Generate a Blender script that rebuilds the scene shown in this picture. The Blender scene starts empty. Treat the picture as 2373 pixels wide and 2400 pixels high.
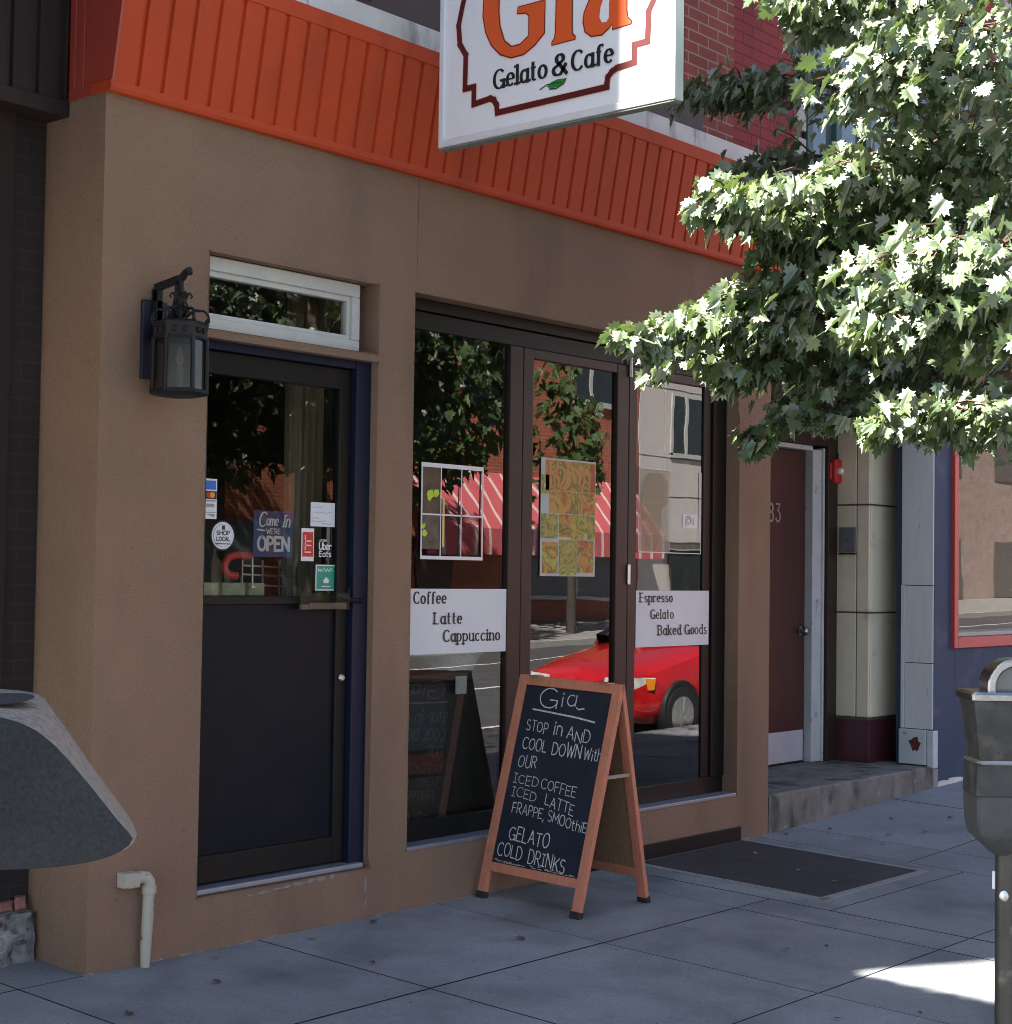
import bpy, bmesh, math, random
import numpy as np
from mathutils import Vector, Matrix, noise

R = math.radians
random.seed(7)
SC = bpy.context.scene
COL = SC.collection

# ------------------------------------------------------------------ camera
CAMP = dict(f=3896.92, yaw=0.8643, pitch=0.0375, roll=0.0139)
W0, H0 = 2373.0, 2400.0
CC = Vector((-3.8945, -5.4243, 1.5708))
_cy, _sy = math.cos(CAMP['yaw']), math.sin(CAMP['yaw'])
_fw = Vector((_sy, _cy, 0)); _rt = Vector((_cy, -_sy, 0)); _up = Vector((0, 0, 1))
_c, _s = math.cos(CAMP['pitch']), math.sin(CAMP['pitch'])
FW = _fw * _c + _up * _s; _u2 = _up * _c - _fw * _s
_c, _s = math.cos(CAMP['roll']), math.sin(CAMP['roll'])
RT = _rt * _c + _u2 * _s; UP = _u2 * _c - _rt * _s
cam = bpy.data.cameras.new("camera")
cam.sensor_fit = 'VERTICAL'; cam.sensor_height = 24.0
cam.lens = CAMP['f'] / H0 * 24.0
cam.clip_start = 0.05; cam.clip_end = 600
camo = bpy.data.objects.new("camera", cam); COL.objects.link(camo)
M = Matrix(((RT.x, UP.x, -FW.x, CC.x), (RT.y, UP.y, -FW.y, CC.y), (RT.z, UP.z, -FW.z, CC.z), (0, 0, 0, 1)))
camo.matrix_world = M
SC.camera = camo

def at(u, v, d):
    """point seen at photo pixel (1910-wide scale) at distance d along the view axis"""
    u *= 1.2424; v *= 1.2424
    return CC + (FW + RT * ((u - W0 / 2) / CAMP['f']) - UP * ((v - H0 / 2) / CAMP['f'])) * d

def pix(P):
    q = Vector(P) - CC; z = q.dot(FW)
    if z < 0.1: return None
    return ((W0 / 2 + CAMP['f'] * q.dot(RT) / z) / 1.2424, (H0 / 2 - CAMP['f'] * q.dot(UP) / z) / 1.2424, z)

# ------------------------------------------------------------------ light
EL = R(50)
SUN = Vector((-0.894 * math.cos(EL), 0.447 * math.cos(EL), math.sin(EL))).normalized()
w = bpy.data.worlds.new("World"); SC.world = w; w.use_nodes = True
nt = w.node_tree
sky = nt.nodes.new('ShaderNodeTexSky'); sky.sky_type = 'NISHITA'; sky.sun_disc = False
sky.sun_elevation = EL; sky.sun_rotation = math.atan2(SUN.x, SUN.y) % (2 * math.pi)
sky.air_density = 1.0; sky.dust_density = 1.5
nt.links.new(sky.outputs[0], nt.nodes['Background'].inputs[0])
nt.nodes['Background'].inputs[1].default_value = 0.055
sl = bpy.data.lights.new("sun", 'SUN'); sl.energy = 5.0; sl.angle = R(0.8); sl.color = (1, 0.955, 0.88)
so = bpy.data.objects.new("sun", sl); COL.objects.link(so)
so.rotation_euler = SUN.to_track_quat('Z', 'Y').to_euler(); so.location = (-20, 10, 25)
SC.view_settings.view_transform = 'Standard'; SC.view_settings.look = 'None'
SC.view_settings.exposure = 2.65; SC.view_settings.gamma = 1
SC.cycles.filter_width = 1.0
SC.cycles.max_bounces = 10; SC.cycles.transparent_max_bounces = 16
SC.cycles.caustics_reflective = False; SC.cycles.caustics_refractive = False
SC.cycles.sample_clamp_indirect = 6

# ------------------------------------------------------------------ materials
def _mix(nt, a, b, fac_socket):
    m = nt.nodes.new('ShaderNodeMix'); m.data_type = 'RGBA'
    m.inputs[6].default_value = (*a, 1); m.inputs[7].default_value = (*b, 1)
    if fac_socket is not None: nt.links.new(fac_socket, m.inputs[0])
    return m

def mat(name, col, rough=0.6, var=0.12, scale=6.0, bump=0.0, bscale=120.0, metal=0.0, spec=0.5,
        spots=None, island=0.0, stretch=None, coat=0.0, dirt=None, grain=None):
    m = bpy.data.materials.new(name); m.use_nodes = True
    nt = m.node_tree; b = nt.nodes['Principled BSDF']
    b.inputs['Roughness'].default_value = rough; b.inputs['Metallic'].default_value = metal
    b.inputs['Specular IOR Level'].default_value = spec
    b.inputs['Coat Weight'].default_value = coat
    tc = nt.nodes.new('ShaderNodeTexCoord')
    vec = tc.outputs['Object']
    if stretch:
        mp = nt.nodes.new('ShaderNodeMapping'); mp.inputs['Scale'].default_value = stretch
        nt.links.new(vec, mp.inputs[0]); vec = mp.outputs[0]
    n = nt.nodes.new('ShaderNodeTexNoise'); n.inputs['Scale'].default_value = scale
    n.inputs['Detail'].default_value = 6; n.inputs['Roughness'].default_value = 0.6
    nt.links.new(vec, n.inputs['Vector'])
    rmp = nt.nodes.new('ShaderNodeMapRange'); rmp.inputs[1].default_value = 0.3; rmp.inputs[2].default_value = 0.7
    nt.links.new(n.outputs[0], rmp.inputs[0])
    lo = tuple(c * (1 - var) for c in col); hi = tuple(min(1, c * (1 + var)) for c in col)
    cur = _mix(nt, lo, hi, rmp.outputs[0]).outputs[2]
    if grain:
        ng = nt.nodes.new('ShaderNodeTexNoise'); ng.inputs['Scale'].default_value = grain[0]; ng.inputs['Detail'].default_value = 3; ng.inputs['Roughness'].default_value = .7
        nt.links.new(tc.outputs['Object'], ng.inputs['Vector'])
        mg = nt.nodes.new('ShaderNodeMapRange'); mg.inputs[1].default_value = .3; mg.inputs[2].default_value = .7; mg.inputs[3].default_value = 1 - grain[1]; mg.inputs[4].default_value = 1 + grain[1]
        nt.links.new(ng.outputs[0], mg.inputs[0])
        vg = nt.nodes.new('ShaderNodeVectorMath'); vg.operation = 'SCALE'
        nt.links.new(cur, vg.inputs[0]); nt.links.new(mg.outputs[0], vg.inputs['Scale']); cur = vg.outputs[0]
    if island:
        g = nt.nodes.new('ShaderNodeNewGeometry')
        mr = nt.nodes.new('ShaderNodeMapRange'); mr.inputs[3].default_value = 1 - island; mr.inputs[4].default_value = 1 + island
        nt.links.new(g.outputs['Random Per Island'], mr.inputs[0])
        vm = nt.nodes.new('ShaderNodeVectorMath'); vm.operation = 'SCALE'
        nt.links.new(cur, vm.inputs[0]); nt.links.new(mr.outputs[0], vm.inputs['Scale'])
        cur = vm.outputs[0]
    for sp in ([spots] if spots else []) + ([dirt] if dirt else []):
        scol, sscale, lo_, hi_ = sp[:4]
        n2 = nt.nodes.new('ShaderNodeTexNoise'); n2.inputs['Scale'].default_value = sscale; n2.inputs['Detail'].default_value = 5
        mp2 = nt.nodes.new('ShaderNodeMapping'); mp2.inputs['Location'].default_value = (3.7, 1.3, 9.1)
        if len(sp) > 4: mp2.inputs['Scale'].default_value = sp[4]
        nt.links.new(tc.outputs['Object'], mp2.inputs[0]); nt.links.new(mp2.outputs[0], n2.inputs['Vector'])
        r2 = nt.nodes.new('ShaderNodeMapRange'); r2.inputs[1].default_value = lo_; r2.inputs[2].default_value = hi_
        nt.links.new(n2.outputs[0], r2.inputs[0])
        mm = nt.nodes.new('ShaderNodeMix'); mm.data_type = 'RGBA'
        nt.links.new(r2.outputs[0], mm.inputs[0]); nt.links.new(cur, mm.inputs[6]); mm.inputs[7].default_value = (*scol, 1)
        cur = mm.outputs[2]
    nt.links.new(cur, b.inputs['Base Color'])
    if bump:
        n3 = nt.nodes.new('ShaderNodeTexNoise'); n3.inputs['Scale'].default_value = bscale; n3.inputs['Detail'].default_value = 4
        nt.links.new(tc.outputs['Object'], n3.inputs['Vector'])
        bp = nt.nodes.new('ShaderNodeBump'); bp.inputs['Strength'].default_value = bump; bp.inputs['Distance'].default_value = 0.01
        nt.links.new(n3.outputs[0], bp.inputs['Height']); nt.links.new(bp.outputs[0], b.inputs['Normal'])
    return m

def brick_mat(name, c1, c2, mortar, bw=0.21, bh=0.068, ms=0.009, rough=0.8, axis='xz', off=0.5):
    m = bpy.data.materials.new(name); m.use_nodes = True
    nt = m.node_tree; b = nt.nodes['Principled BSDF']; b.inputs['Roughness'].default_value = rough
    tc = nt.nodes.new('ShaderNodeTexCoord'); sx = nt.nodes.new('ShaderNodeSeparateXYZ'); cx = nt.nodes.new('ShaderNodeCombineXYZ')
    nt.links.new(tc.outputs['Object'], sx.inputs[0])
    if axis == 'xz':
        ad = nt.nodes.new('ShaderNodeMath'); ad.operation = 'ADD'
        nt.links.new(sx.outputs[0], ad.inputs[0]); nt.links.new(sx.outputs[1], ad.inputs[1])
        nt.links.new(ad.outputs[0], cx.inputs[0])
    nt.links.new(sx.outputs[2], cx.inputs[1])
    br = nt.nodes.new('ShaderNodeTexBrick'); br.inputs['Scale'].default_value = 1
    br.inputs['Brick Width'].default_value = bw; br.inputs['Row Height'].default_value = bh
    br.inputs['Mortar Size'].default_value = ms; br.inputs['Mortar Smooth'].default_value = 0.1
    br.inputs['Color1'].default_value = (*c1, 1); br.inputs['Color2'].default_value = (*c2, 1); br.inputs['Mortar'].default_value = (*mortar, 1)
    br.offset = off
    nt.links.new(cx.outputs[0], br.inputs['Vector'])
    n = nt.nodes.new('ShaderNodeTexNoise'); n.inputs['Scale'].default_value = 3; n.inputs['Detail'].default_value = 8
    nt.links.new(tc.outputs['Object'], n.inputs['Vector'])
    mr = nt.nodes.new('ShaderNodeMapRange'); mr.inputs[1].default_value = .3; mr.inputs[2].default_value = .7; mr.inputs[3].default_value = 0.8; mr.inputs[4].default_value = 1.15
    nt.links.new(n.outputs[0], mr.inputs[0])
    vm = nt.nodes.new('ShaderNodeVectorMath'); vm.operation = 'SCALE'
    nt.links.new(br.outputs[0], vm.inputs[0]); nt.links.new(mr.outputs[0], vm.inputs['Scale'])
    nt.links.new(vm.outputs[0], b.inputs['Base Color'])
    bp = nt.nodes.new('ShaderNodeBump'); bp.inputs['Strength'].default_value = 0.5; bp.inputs['Distance'].default_value = 0.006; bp.invert = True
    nt.links.new(br.outputs['Fac'], bp.inputs['Height']); nt.links.new(bp.outputs[0], b.inputs['Normal'])
    return m

def glass_mat(name, tint=(0.75, 0.78, 0.76), ior=1.6, mul=2.0, rough=0.0, wav=0.0):
    m = bpy.data.materials.new(name); m.use_nodes = True
    nt = m.node_tree; nt.nodes.remove(nt.nodes['Principled BSDF']); out = nt.nodes['Material Output']
    tr = nt.nodes.new('ShaderNodeBsdfTransparent'); tr.inputs[0].default_value = (*tint, 1)
    gl = nt.nodes.new('ShaderNodeBsdfGlossy'); gl.inputs['Roughness'].default_value = rough; gl.inputs[0].default_value = (1, 1, 1, 1)
    g = nt.nodes.new('ShaderNodeNewGeometry'); dp = nt.nodes.new('ShaderNodeVectorMath'); dp.operation = 'DOT_PRODUCT'
    nt.links.new(g.outputs['Normal'], dp.inputs[0]); nt.links.new(g.outputs['Incoming'], dp.inputs[1])
    def mth(op, x, y=None, clamp=False):
        q = nt.nodes.new('ShaderNodeMath'); q.operation = op; q.use_clamp = clamp
        for k, val in enumerate((x, y)):
            if val is None: continue
            if isinstance(val, (int, float)): q.inputs[k].default_value = val
            else: nt.links.new(val, q.inputs[k])
        return q.outputs[0]
    r0 = ((ior - 1) / (ior + 1)) ** 2
    f5 = mth('POWER', mth('SUBTRACT', 1.0, mth('ABSOLUTE', dp.outputs['Value']), True), 5.0)
    fac = mth('MULTIPLY', mth('ADD', mth('MULTIPLY', f5, 1 - r0), r0), mul, True)
    mx = nt.nodes.new('ShaderNodeMixShader')
    nt.links.new(fac, mx.inputs[0]); nt.links.new(tr.outputs[0], mx.inputs[1]); nt.links.new(gl.outputs[0], mx.inputs[2])
    nt.links.new(mx.outputs[0], out.inputs[0])
    if wav:
        tc = nt.nodes.new('ShaderNodeTexCoord'); n = nt.nodes.new('ShaderNodeTexNoise'); n.inputs['Scale'].default_value = 2.2; n.inputs['Detail'].default_value = 1.5
        nt.links.new(tc.outputs['Object'], n.inputs['Vector'])
        bp = nt.nodes.new('ShaderNodeBump'); bp.inputs['Strength'].default_value = wav; bp.inputs['Distance'].default_value = 0.01
        nt.links.new(n.outputs[0], bp.inputs['Height']); nt.links.new(bp.outputs[0], gl.inputs['Normal'])
    return m

def leaf_mat(name, c_lo, c_hi, back, spec=1.0):
    m = bpy.data.materials.new(name); m.use_nodes = True
    nt = m.node_tree; b = nt.nodes['Principled BSDF']; out = nt.nodes['Material Output']
    g = nt.nodes.new('ShaderNodeNewGeometry')
    mx = _mix(nt, c_lo, c_hi, g.outputs['Random Per Island'])
    bk = nt.nodes.new('ShaderNodeMix'); bk.data_type = 'RGBA'
    nt.links.new(g.outputs['Backfacing'], bk.inputs[0]); nt.links.new(mx.outputs[2], bk.inputs[6]); bk.inputs[7].default_value = (*back, 1)
    nt.links.new(bk.outputs[2], b.inputs['Base Color'])
    b.inputs['IOR'].default_value = 1.75; b.inputs['Roughness'].default_value = 0.47; b.inputs['Specular IOR Level'].default_value = spec
    tl = nt.nodes.new('ShaderNodeBsdfTranslucent'); tl.inputs[0].default_value = (0.19, 0.31, 0.045, 1)
    ms = nt.nodes.new('ShaderNodeMixShader'); ms.inputs[0].default_value = 0.14
    nt.links.new(b.outputs[0], ms.inputs[1]); nt.links.new(tl.outputs[0], ms.inputs[2]); nt.links.new(ms.outputs[0], out.inputs[0])
    return m

MT = dict(
    stucco=mat('stucco', (0.285, 0.182, 0.124), 0.9, 0.07, 2.2, 0.6, 130, spec=0.15, dirt=((0.205, 0.130, 0.090), 2.6, 0.53, 0.85, (1, 1, .28)), spots=((0.17, 0.105, 0.075), 34, 0.70, 0.78), grain=(95, .13)),
    orange=mat('orange_metal', (0.54, 0.070, 0.021), 0.55, 0.07, 3, 0.03, 40, spec=0.2, dirt=((0.36, 0.055, 0.022), 6, 0.52, 0.85, (1, 1, 0.12))),
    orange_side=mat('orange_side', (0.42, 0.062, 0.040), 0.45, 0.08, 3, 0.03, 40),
    coping=mat('white_coping', (0.70, 0.70, 0.66), 0.6, 0.1, 5, 0.1, 60, dirt=((0.22, 0.21, 0.19), 6, 0.60, 0.80, (1, 1, 0.5))),
    brick_a=brick_mat('brick_red', (0.30, 0.060, 0.036), (0.25, 0.05, 0.030), (0.33, 0.22, 0.17), 0.205, 0.067, 0.0055),
    brick_b=brick_mat('brick_painted', (0.30, 0.035, 0.032), (0.27, 0.03, 0.028), (0.13, 0.018, 0.018), 0.205, 0.067, 0.005),
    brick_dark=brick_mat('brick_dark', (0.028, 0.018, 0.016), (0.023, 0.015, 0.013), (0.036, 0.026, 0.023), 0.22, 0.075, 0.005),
    brick_far=brick_mat('brick_far', (0.48, 0.125, 0.06), (0.42, 0.10, 0.05), (0.42, 0.26, 0.18), 0.25, 0.085, 0.010),
    brick_peach=brick_mat('brick_peach', (0.48, 0.34, 0.28), (0.44, 0.31, 0.26), (0.50, 0.42, 0.37), 0.25, 0.085, 0.010),
    dark_metal=mat('dark_brown_metal', (0.030, 0.020, 0.017), 0.55, 0.1, 4, 0.03, 40, spec=0.2),
    sill_brown=mat('brown_board', (0.085, 0.05, 0.042), 0.6, 0.15, 5),
    frame_brown=mat('brown_frame', (0.034, 0.020, 0.015), 0.40, 0.08, 5, 0.02, 60, spec=0.3),
    frame_dark=mat('dark_frame', (0.010, 0.010, 0.0095), 0.42, 0.1, 5, 0.02, 60, spec=0.22),
    frame_navy=mat('navy_frame', (0.010, 0.014, 0.034), 0.42, 0.12, 6, 0.03, 60, spec=0.25, dirt=((0.04, 0.04, 0.045), 9, 0.66, 0.8)),
    door_panel=mat('door_panel', (0.004, 0.008, 0.014), 0.45, 0.12, 5, 0.05, 30, spec=0.16, dirt=((0.012, 0.013, 0.015), 4, 0.55, 0.9)),
    white_frame=mat('white_frame', (0.62, 0.61, 0.57), 0.5, 0.08, 8),
    wall_grit=mat('wall_grit', (0.30, 0.265, 0.235), 0.95, 0.5, 18, 0.5, 90),
    alu=mat('aluminium', (0.34, 0.36, 0.41), 0.38, 0.1, 12, 0.05, 80, metal=0.5),
    concrete=mat('concrete', (0.30, 0.29, 0.275), 0.85, 0.16, 2.2, 0.35, 90, spec=0.3, dirt=((0.12, 0.115, 0.11), 9, 0.62, 0.75), island=0.07),
    step=mat('worn_step', (0.21, 0.195, 0.175), 0.9, 0.3, 4, 0.5, 50, spec=0.2, dirt=((0.07, 0.065, 0.06), 6, 0.52, 0.68, (1, 1, .5)), spots=((0.34, 0.32, 0.29), 22, 0.66, 0.74)),
    pave=mat('pavement', (0.262, 0.270, 0.280), 0.9, 0.18, 1.6, 0.35, 110, spec=0.3, grain=(70, .15), island=0.06, dirt=((0.135, 0.14, 0.145), 1.7, 0.50, 0.75), spots=((0.09, 0.09, 0.09), 26, 0.715, 0.735)),
    joint=mat('joint', (0.02, 0.02, 0.022), 0.95, 0.2, 20),
    hatch=mat('hatch_steel', (0.055, 0.052, 0.056), 0.55, 0.2, 5, 0.4, 160, metal=0.3, dirt=((0.12, 0.09, 0.07), 7, 0.6, 0.85)),
    asphalt=mat('asphalt', (0.07, 0.07, 0.072), 0.9, 0.2, 1.5, 0.4, 120),
    red_lane=mat('red_lane', (0.28, 0.10, 0.075), 0.85, 0.15, 1.5, 0.3, 120),
    road_paint=mat('road_paint', (0.75, 0.75, 0.72), 0.7, 0.1, 3),
    ground=mat('ground', (0.12, 0.115, 0.10), 0.95, 0.2, 0.4),
    kerb=mat('kerb_granite', (0.42, 0.40, 0.37), 0.8, 0.15, 8, 0.2, 60),
    tile=mat('cream_tile', (0.80, 0.71, 0.54), 0.38, 0.07, 4, 0.02, 30, dirt=((0.40, 0.36, 0.27), 5, 0.62, 0.85)),
    grout=mat('grout', (0.10, 0.09, 0.08), 0.9),
    maroon=mat('maroon_base', (0.085, 0.024, 0.032), 0.35, 0.12, 8, 0.03, 40),
    door_maroon=mat('maroon_door', (0.060, 0.019, 0.017), 0.4, 0.18, 3, 0.02, 40, stretch=(6, 6, 0.6)),
    jamb_white=mat('white_jamb', (0.52, 0.54, 0.57), 0.5, 0.1, 8, dirt=((0.2, 0.19, 0.18), 12, 0.63, 0.75)),
    kick=mat('kick_plate', (0.60, 0.60, 0.66), 0.35, 0.1, 6, metal=0.3),
    recess=mat('recess_paint', (0.16, 0.14, 0.125), 0.8, 0.1, 4),
    navy=mat('navy_wall', (0.022, 0.054, 0.108), 0.7, 0.08, 2.5, 0.1, 90, dirt=((0.09, 0.11, 0.18), 4, 0.6, 0.85)),
    pale_blue=mat('pale_blue_board', (0.62, 0.635, 0.65), 0.55, 0.06, 4, 0.05, 60, stretch=(4, 4, 0.5), dirt=((0.26, 0.29, 0.33), 14, 0.66, 0.76, (4, 4, 0.6))),
    board_white=mat('scuffed_board', (0.55, 0.58, 0.62), 0.6, 0.08, 6, 0.1, 60, dirt=((0.15, 0.12, 0.11), 14, 0.64, 0.72)),
    rust=mat('rust', (0.13, 0.022, 0.018), 0.9, 0.3, 30, 0.3, 100),
    red_frame=mat('red_frame', (0.50, 0.045, 0.045), 0.42, 0.06, 6),
    granite=mat('granite_block', (0.27, 0.26, 0.24), 0.85, 0.35, 26, 0.9, 45, dirt=((0.08, 0.08, 0.075), 20, 0.55, 0.65)),
    pink_brick=mat('pink_brick', (0.32, 0.13, 0.11), 0.85, 0.25, 20, 0.4, 60),
    sign_white=mat('sign_white', (0.74, 0.76, 0.80), 0.35, 0.02, 4),
    sign_trim=mat('sign_trim', (0.72, 0.75, 0.78), 0.35, 0.05, 8, metal=0.2),
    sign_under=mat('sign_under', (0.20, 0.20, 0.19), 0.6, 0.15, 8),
    ink_orange=mat('ink_orange', (0.68, 0.10, 0.022), 0.4, 0.02, 5),
    ink_maroon=mat('ink_maroon', (0.085, 0.010, 0.010), 0.4, 0.05, 5),
    ink_black=mat('ink_black', (0.012, 0.012, 0.013), 0.45, 0.05, 5),
    ink_green=mat('ink_green', (0.02, 0.20, 0.03), 0.4, 0.15, 30),
    ink_dgreen=mat('ink_dgreen', (0.01, 0.07, 0.015), 0.4, 0.15, 30),
    ink_pink=mat('ink_pink', (0.85, 0.62, 0.58), 0.4, 0.05, 5),
    ink_white=mat('ink_white', (0.78, 0.78, 0.78), 0.45, 0.03, 5),
    ink_grey=mat('ink_grey', (0.30, 0.31, 0.33), 0.5, 0.1, 8),
    ink_blue=mat('ink_blue', (0.035, 0.16, 0.62), 0.4, 0.05, 8),
    ink_red=mat('ink_red', (0.62, 0.03, 0.025), 0.4, 0.05, 8),
    ink_yellow=mat('ink_yellow', (0.75, 0.36, 0.03), 0.4, 0.05, 8),
    lantern=mat('lantern_iron', (0.016, 0.016, 0.018), 0.5, 0.2, 25, 0.15, 80, metal=0.2, spec=0.3),
    lantern_plate=mat('lantern_plate', (0.008, 0.010, 0.026), 0.5, 0.15, 12, 0.05, 60),
    pvc=mat('painted_pipe', (0.46, 0.43, 0.345), 0.55, 0.08, 10, 0.05, 60, dirt=((0.12, 0.09, 0.07), 22, 0.63, 0.69)),
    wood=mat('painted_wood', (0.56, 0.20, 0.115), 0.6, 0.12, 5, 0.15, 60, stretch=(14, 14, 1.2), dirt=((0.30, 0.17, 0.10), 9, 0.58, 0.8)),
    wood_bare=mat('bare_wood', (0.26, 0.15, 0.08), 0.7, 0.2, 5, 0.15, 60, stretch=(14, 14, 1.2)),
    wood_end=mat('worn_wood', (0.36, 0.30, 0.25), 0.8, 0.2, 12),
    slate=mat('chalkboard', (0.016, 0.020, 0.033), 0.75, 0.22, 4, 0.02, 40, spec=0.25, dirt=((0.036, 0.038, 0.048), 3, 0.52, 0.8)),
    chalk=mat('chalk', (0.52, 0.52, 0.51), 0.95, 0.35, 60, grain=(300, .4)),
    chalk_blue=mat('chalk_blue', (0.42, 0.42, 0.72), 0.95, 0.2, 160),
    rubber=mat('rubber', (0.02, 0.02, 0.02), 0.8, 0.2, 20),
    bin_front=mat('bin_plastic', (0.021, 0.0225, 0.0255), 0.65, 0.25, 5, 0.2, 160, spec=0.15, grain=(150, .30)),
    bin_top=mat('bin_worn_sunlit', (0.33, 0.28, 0.225), 0.75, 0.30, 120, 0.5, 160, dirt=((0.20, 0.185, 0.165), 70, 0.5, 0.62)),  # worn speckle, with sunlight on the hood painted in as a paler colour
    meter=mat('meter_body', (0.048, 0.047, 0.045), 0.48, 0.35, 14, 0.2, 50, metal=0.2, spec=0.3, dirt=((0.095, 0.09, 0.08), 16, 0.52, 0.72)),
    meter_low=mat('meter_lower', (0.070, 0.070, 0.070), 0.6, 0.2, 14, 0.15, 90, metal=0.2, spec=0.3),
    chrome=mat('chrome', (0.36, 0.36, 0.36), 0.26, 0.2, 20, 0.12, 60, metal=1.0),
    steel=mat('steel', (0.55, 0.54, 0.52), 0.3, 0.1, 20, metal=0.9),
    pole=mat('pole_paint', (0.040, 0.038, 0.032), 0.42, 0.3, 12, 0.1, 60, metal=0.2, dirt=((0.16, 0.14, 0.11), 18, 0.58, 0.72)),
    alarm=mat('alarm_red', (0.48, 0.018, 0.022), 0.4, 0.08, 8),
    box_grey=mat('grey_box', (0.15, 0.155, 0.17), 0.5, 0.1, 8),
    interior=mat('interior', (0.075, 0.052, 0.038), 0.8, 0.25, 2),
    interior_lt=mat('interior_light', (0.16, 0.14, 0.09), 0.8, 0.15, 2),
    curtain=mat('curtain', (0.56, 0.47, 0.34), 0.7, 0.3, 8, stretch=(6, 6, 0.3)),
    cabinet=mat('cabinet', (0.05, 0.045, 0.045), 0.4, 0.2, 4),
    foil=mat('foil', (0.88, 0.88, 0.90), 0.35, 0.1, 30, 0.9, 30, metal=0.25),
    paper=mat('paper', (0.72, 0.73, 0.76), 0.6, 0.03, 4),
    red_plastic=mat('red_plastic', (0.75, 0.04, 0.025), 0.3, 0.05, 8),
    crate=mat('crate', (0.45, 0.47, 0.30), 0.6, 0.25, 20),
    cafe_floor=mat('shop_floor', (0.38, 0.27, 0.22), 0.6, 0.15, 2),
    peach=mat('peach_wall', (0.62, 0.44, 0.36), 0.7, 0.08, 2),
    bark=mat('bark', (0.24, 0.19, 0.145), 0.9, 0.5, 9, 1.0, 22, stretch=(3, 3, 0.45), dirt=((0.07, 0.055, 0.04), 14, 0.5, 0.62, (2.5, 2.5, 0.3))),
    bark_dark=mat('bark_dark', (0.075, 0.06, 0.05), 0.9, 0.4, 9, 0.5, 22),
    twig=mat('twig', (0.10, 0.055, 0.035), 0.8, 0.3, 20),
    leaf=leaf_mat('maple_leaf', (0.038, 0.076, 0.018), (0.100, 0.142, 0.044), (0.08, 0.112, 0.046)),
    leaf_far=leaf_mat('leaf_far', (0.04, 0.075, 0.02), (0.065, 0.105, 0.03), (0.08, 0.11, 0.05), 0.2),
    leaf_dead=mat('dead_leaf', (0.10, 0.055, 0.03), 0.8, 0.4, 30),
    leaf_dead2=mat('pale_dead_leaf', (0.30, 0.26, 0.17), 0.8, 0.3, 30),
    car_red=mat('car_red', (0.62, 0.012, 0.014), 0.25, 0.02, 3, coat=1.0),
    car_glass=mat('car_glass', (0.012, 0.014, 0.018), 0.06, 0.1, 3, spec=0.8),
    car_black=mat('car_black', (0.015, 0.015, 0.016), 0.6),
    lamp_clear=mat('lamp_clear', (0.85, 0.85, 0.83), 0.25, 0.1, 60, 0.3, 60),
    amber=mat('amber', (0.80, 0.28, 0.02), 0.2, 0.1, 20),
    rim=mat('rim', (0.60, 0.60, 0.60), 0.3, 0.05, 8, metal=0.8),
    pale_panel=mat('pale_panel', (0.66, 0.61, 0.57), 0.6, 0.05, 2, island=0.04),
    far_dark=mat('far_glass', (0.03, 0.036, 0.04), 0.08, 0.2, 2, spec=0.8),
    far_frame=mat('far_frame', (0.55, 0.55, 0.53), 0.5),
    far_store=mat('far_storefront', (0.17, 0.18, 0.20), 0.3, 0.1, 2),
    pink=mat('awning_pink', (0.66, 0.13, 0.14), 0.8, 0.08, 4),
    pink_lt=mat('awning_stripe', (0.85, 0.62, 0.60), 0.8, 0.05, 4),
    green_trim=mat('green_trim', (0.03, 0.085, 0.07), 0.5, 0.1, 6),
    window_grey=mat('window_grey', (0.10, 0.12, 0.13), 0.1, 0.3, 3, spec=0.8),
    stone_grey=mat('stone_grey', (0.45, 0.43, 0.39), 0.8, 0.2, 6),
    flood=mat('flood_grey', (0.22, 0.23, 0.25), 0.5, 0.1, 9),
)
MT['glass'] = glass_mat('window_glass', (0.66, 0.70, 0.66), 1.6, 1.75, 0.0, 0.05)
MT['glass_door'] = glass_mat('door_glass', (0.70, 0.72, 0.68), 1.5, 1.3)
MT['glass_lamp'] = glass_mat('lantern_glass', (0.36, 0.33, 0.30), 1.5, 1.0, 0.2)
MT['glass_shop'] = glass_mat('shop_glass', (0.8, 0.8, 0.8), 1.6, 1.0, 0.0, 0.04)
MT['acrylic'] = glass_mat('acrylic', (0.86, 0.84, 0.80), 1.45, 1.6, 0.05)
MT['clear_film'] = glass_mat('poster_film', (0.55, 0.50, 0.42), 1.45, 1.0, 0.1)

def film_mat(name, col, a):
    """printed clear film: partly see-through"""
    m = bpy.data.materials.new(name); m.use_nodes = True; nt = m.node_tree; b = nt.nodes['Principled BSDF']
    b.inputs['Base Color'].default_value = (*col, 1); b.inputs['Roughness'].default_value = .5; b.inputs['Alpha'].default_value = a
    return m
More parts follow.
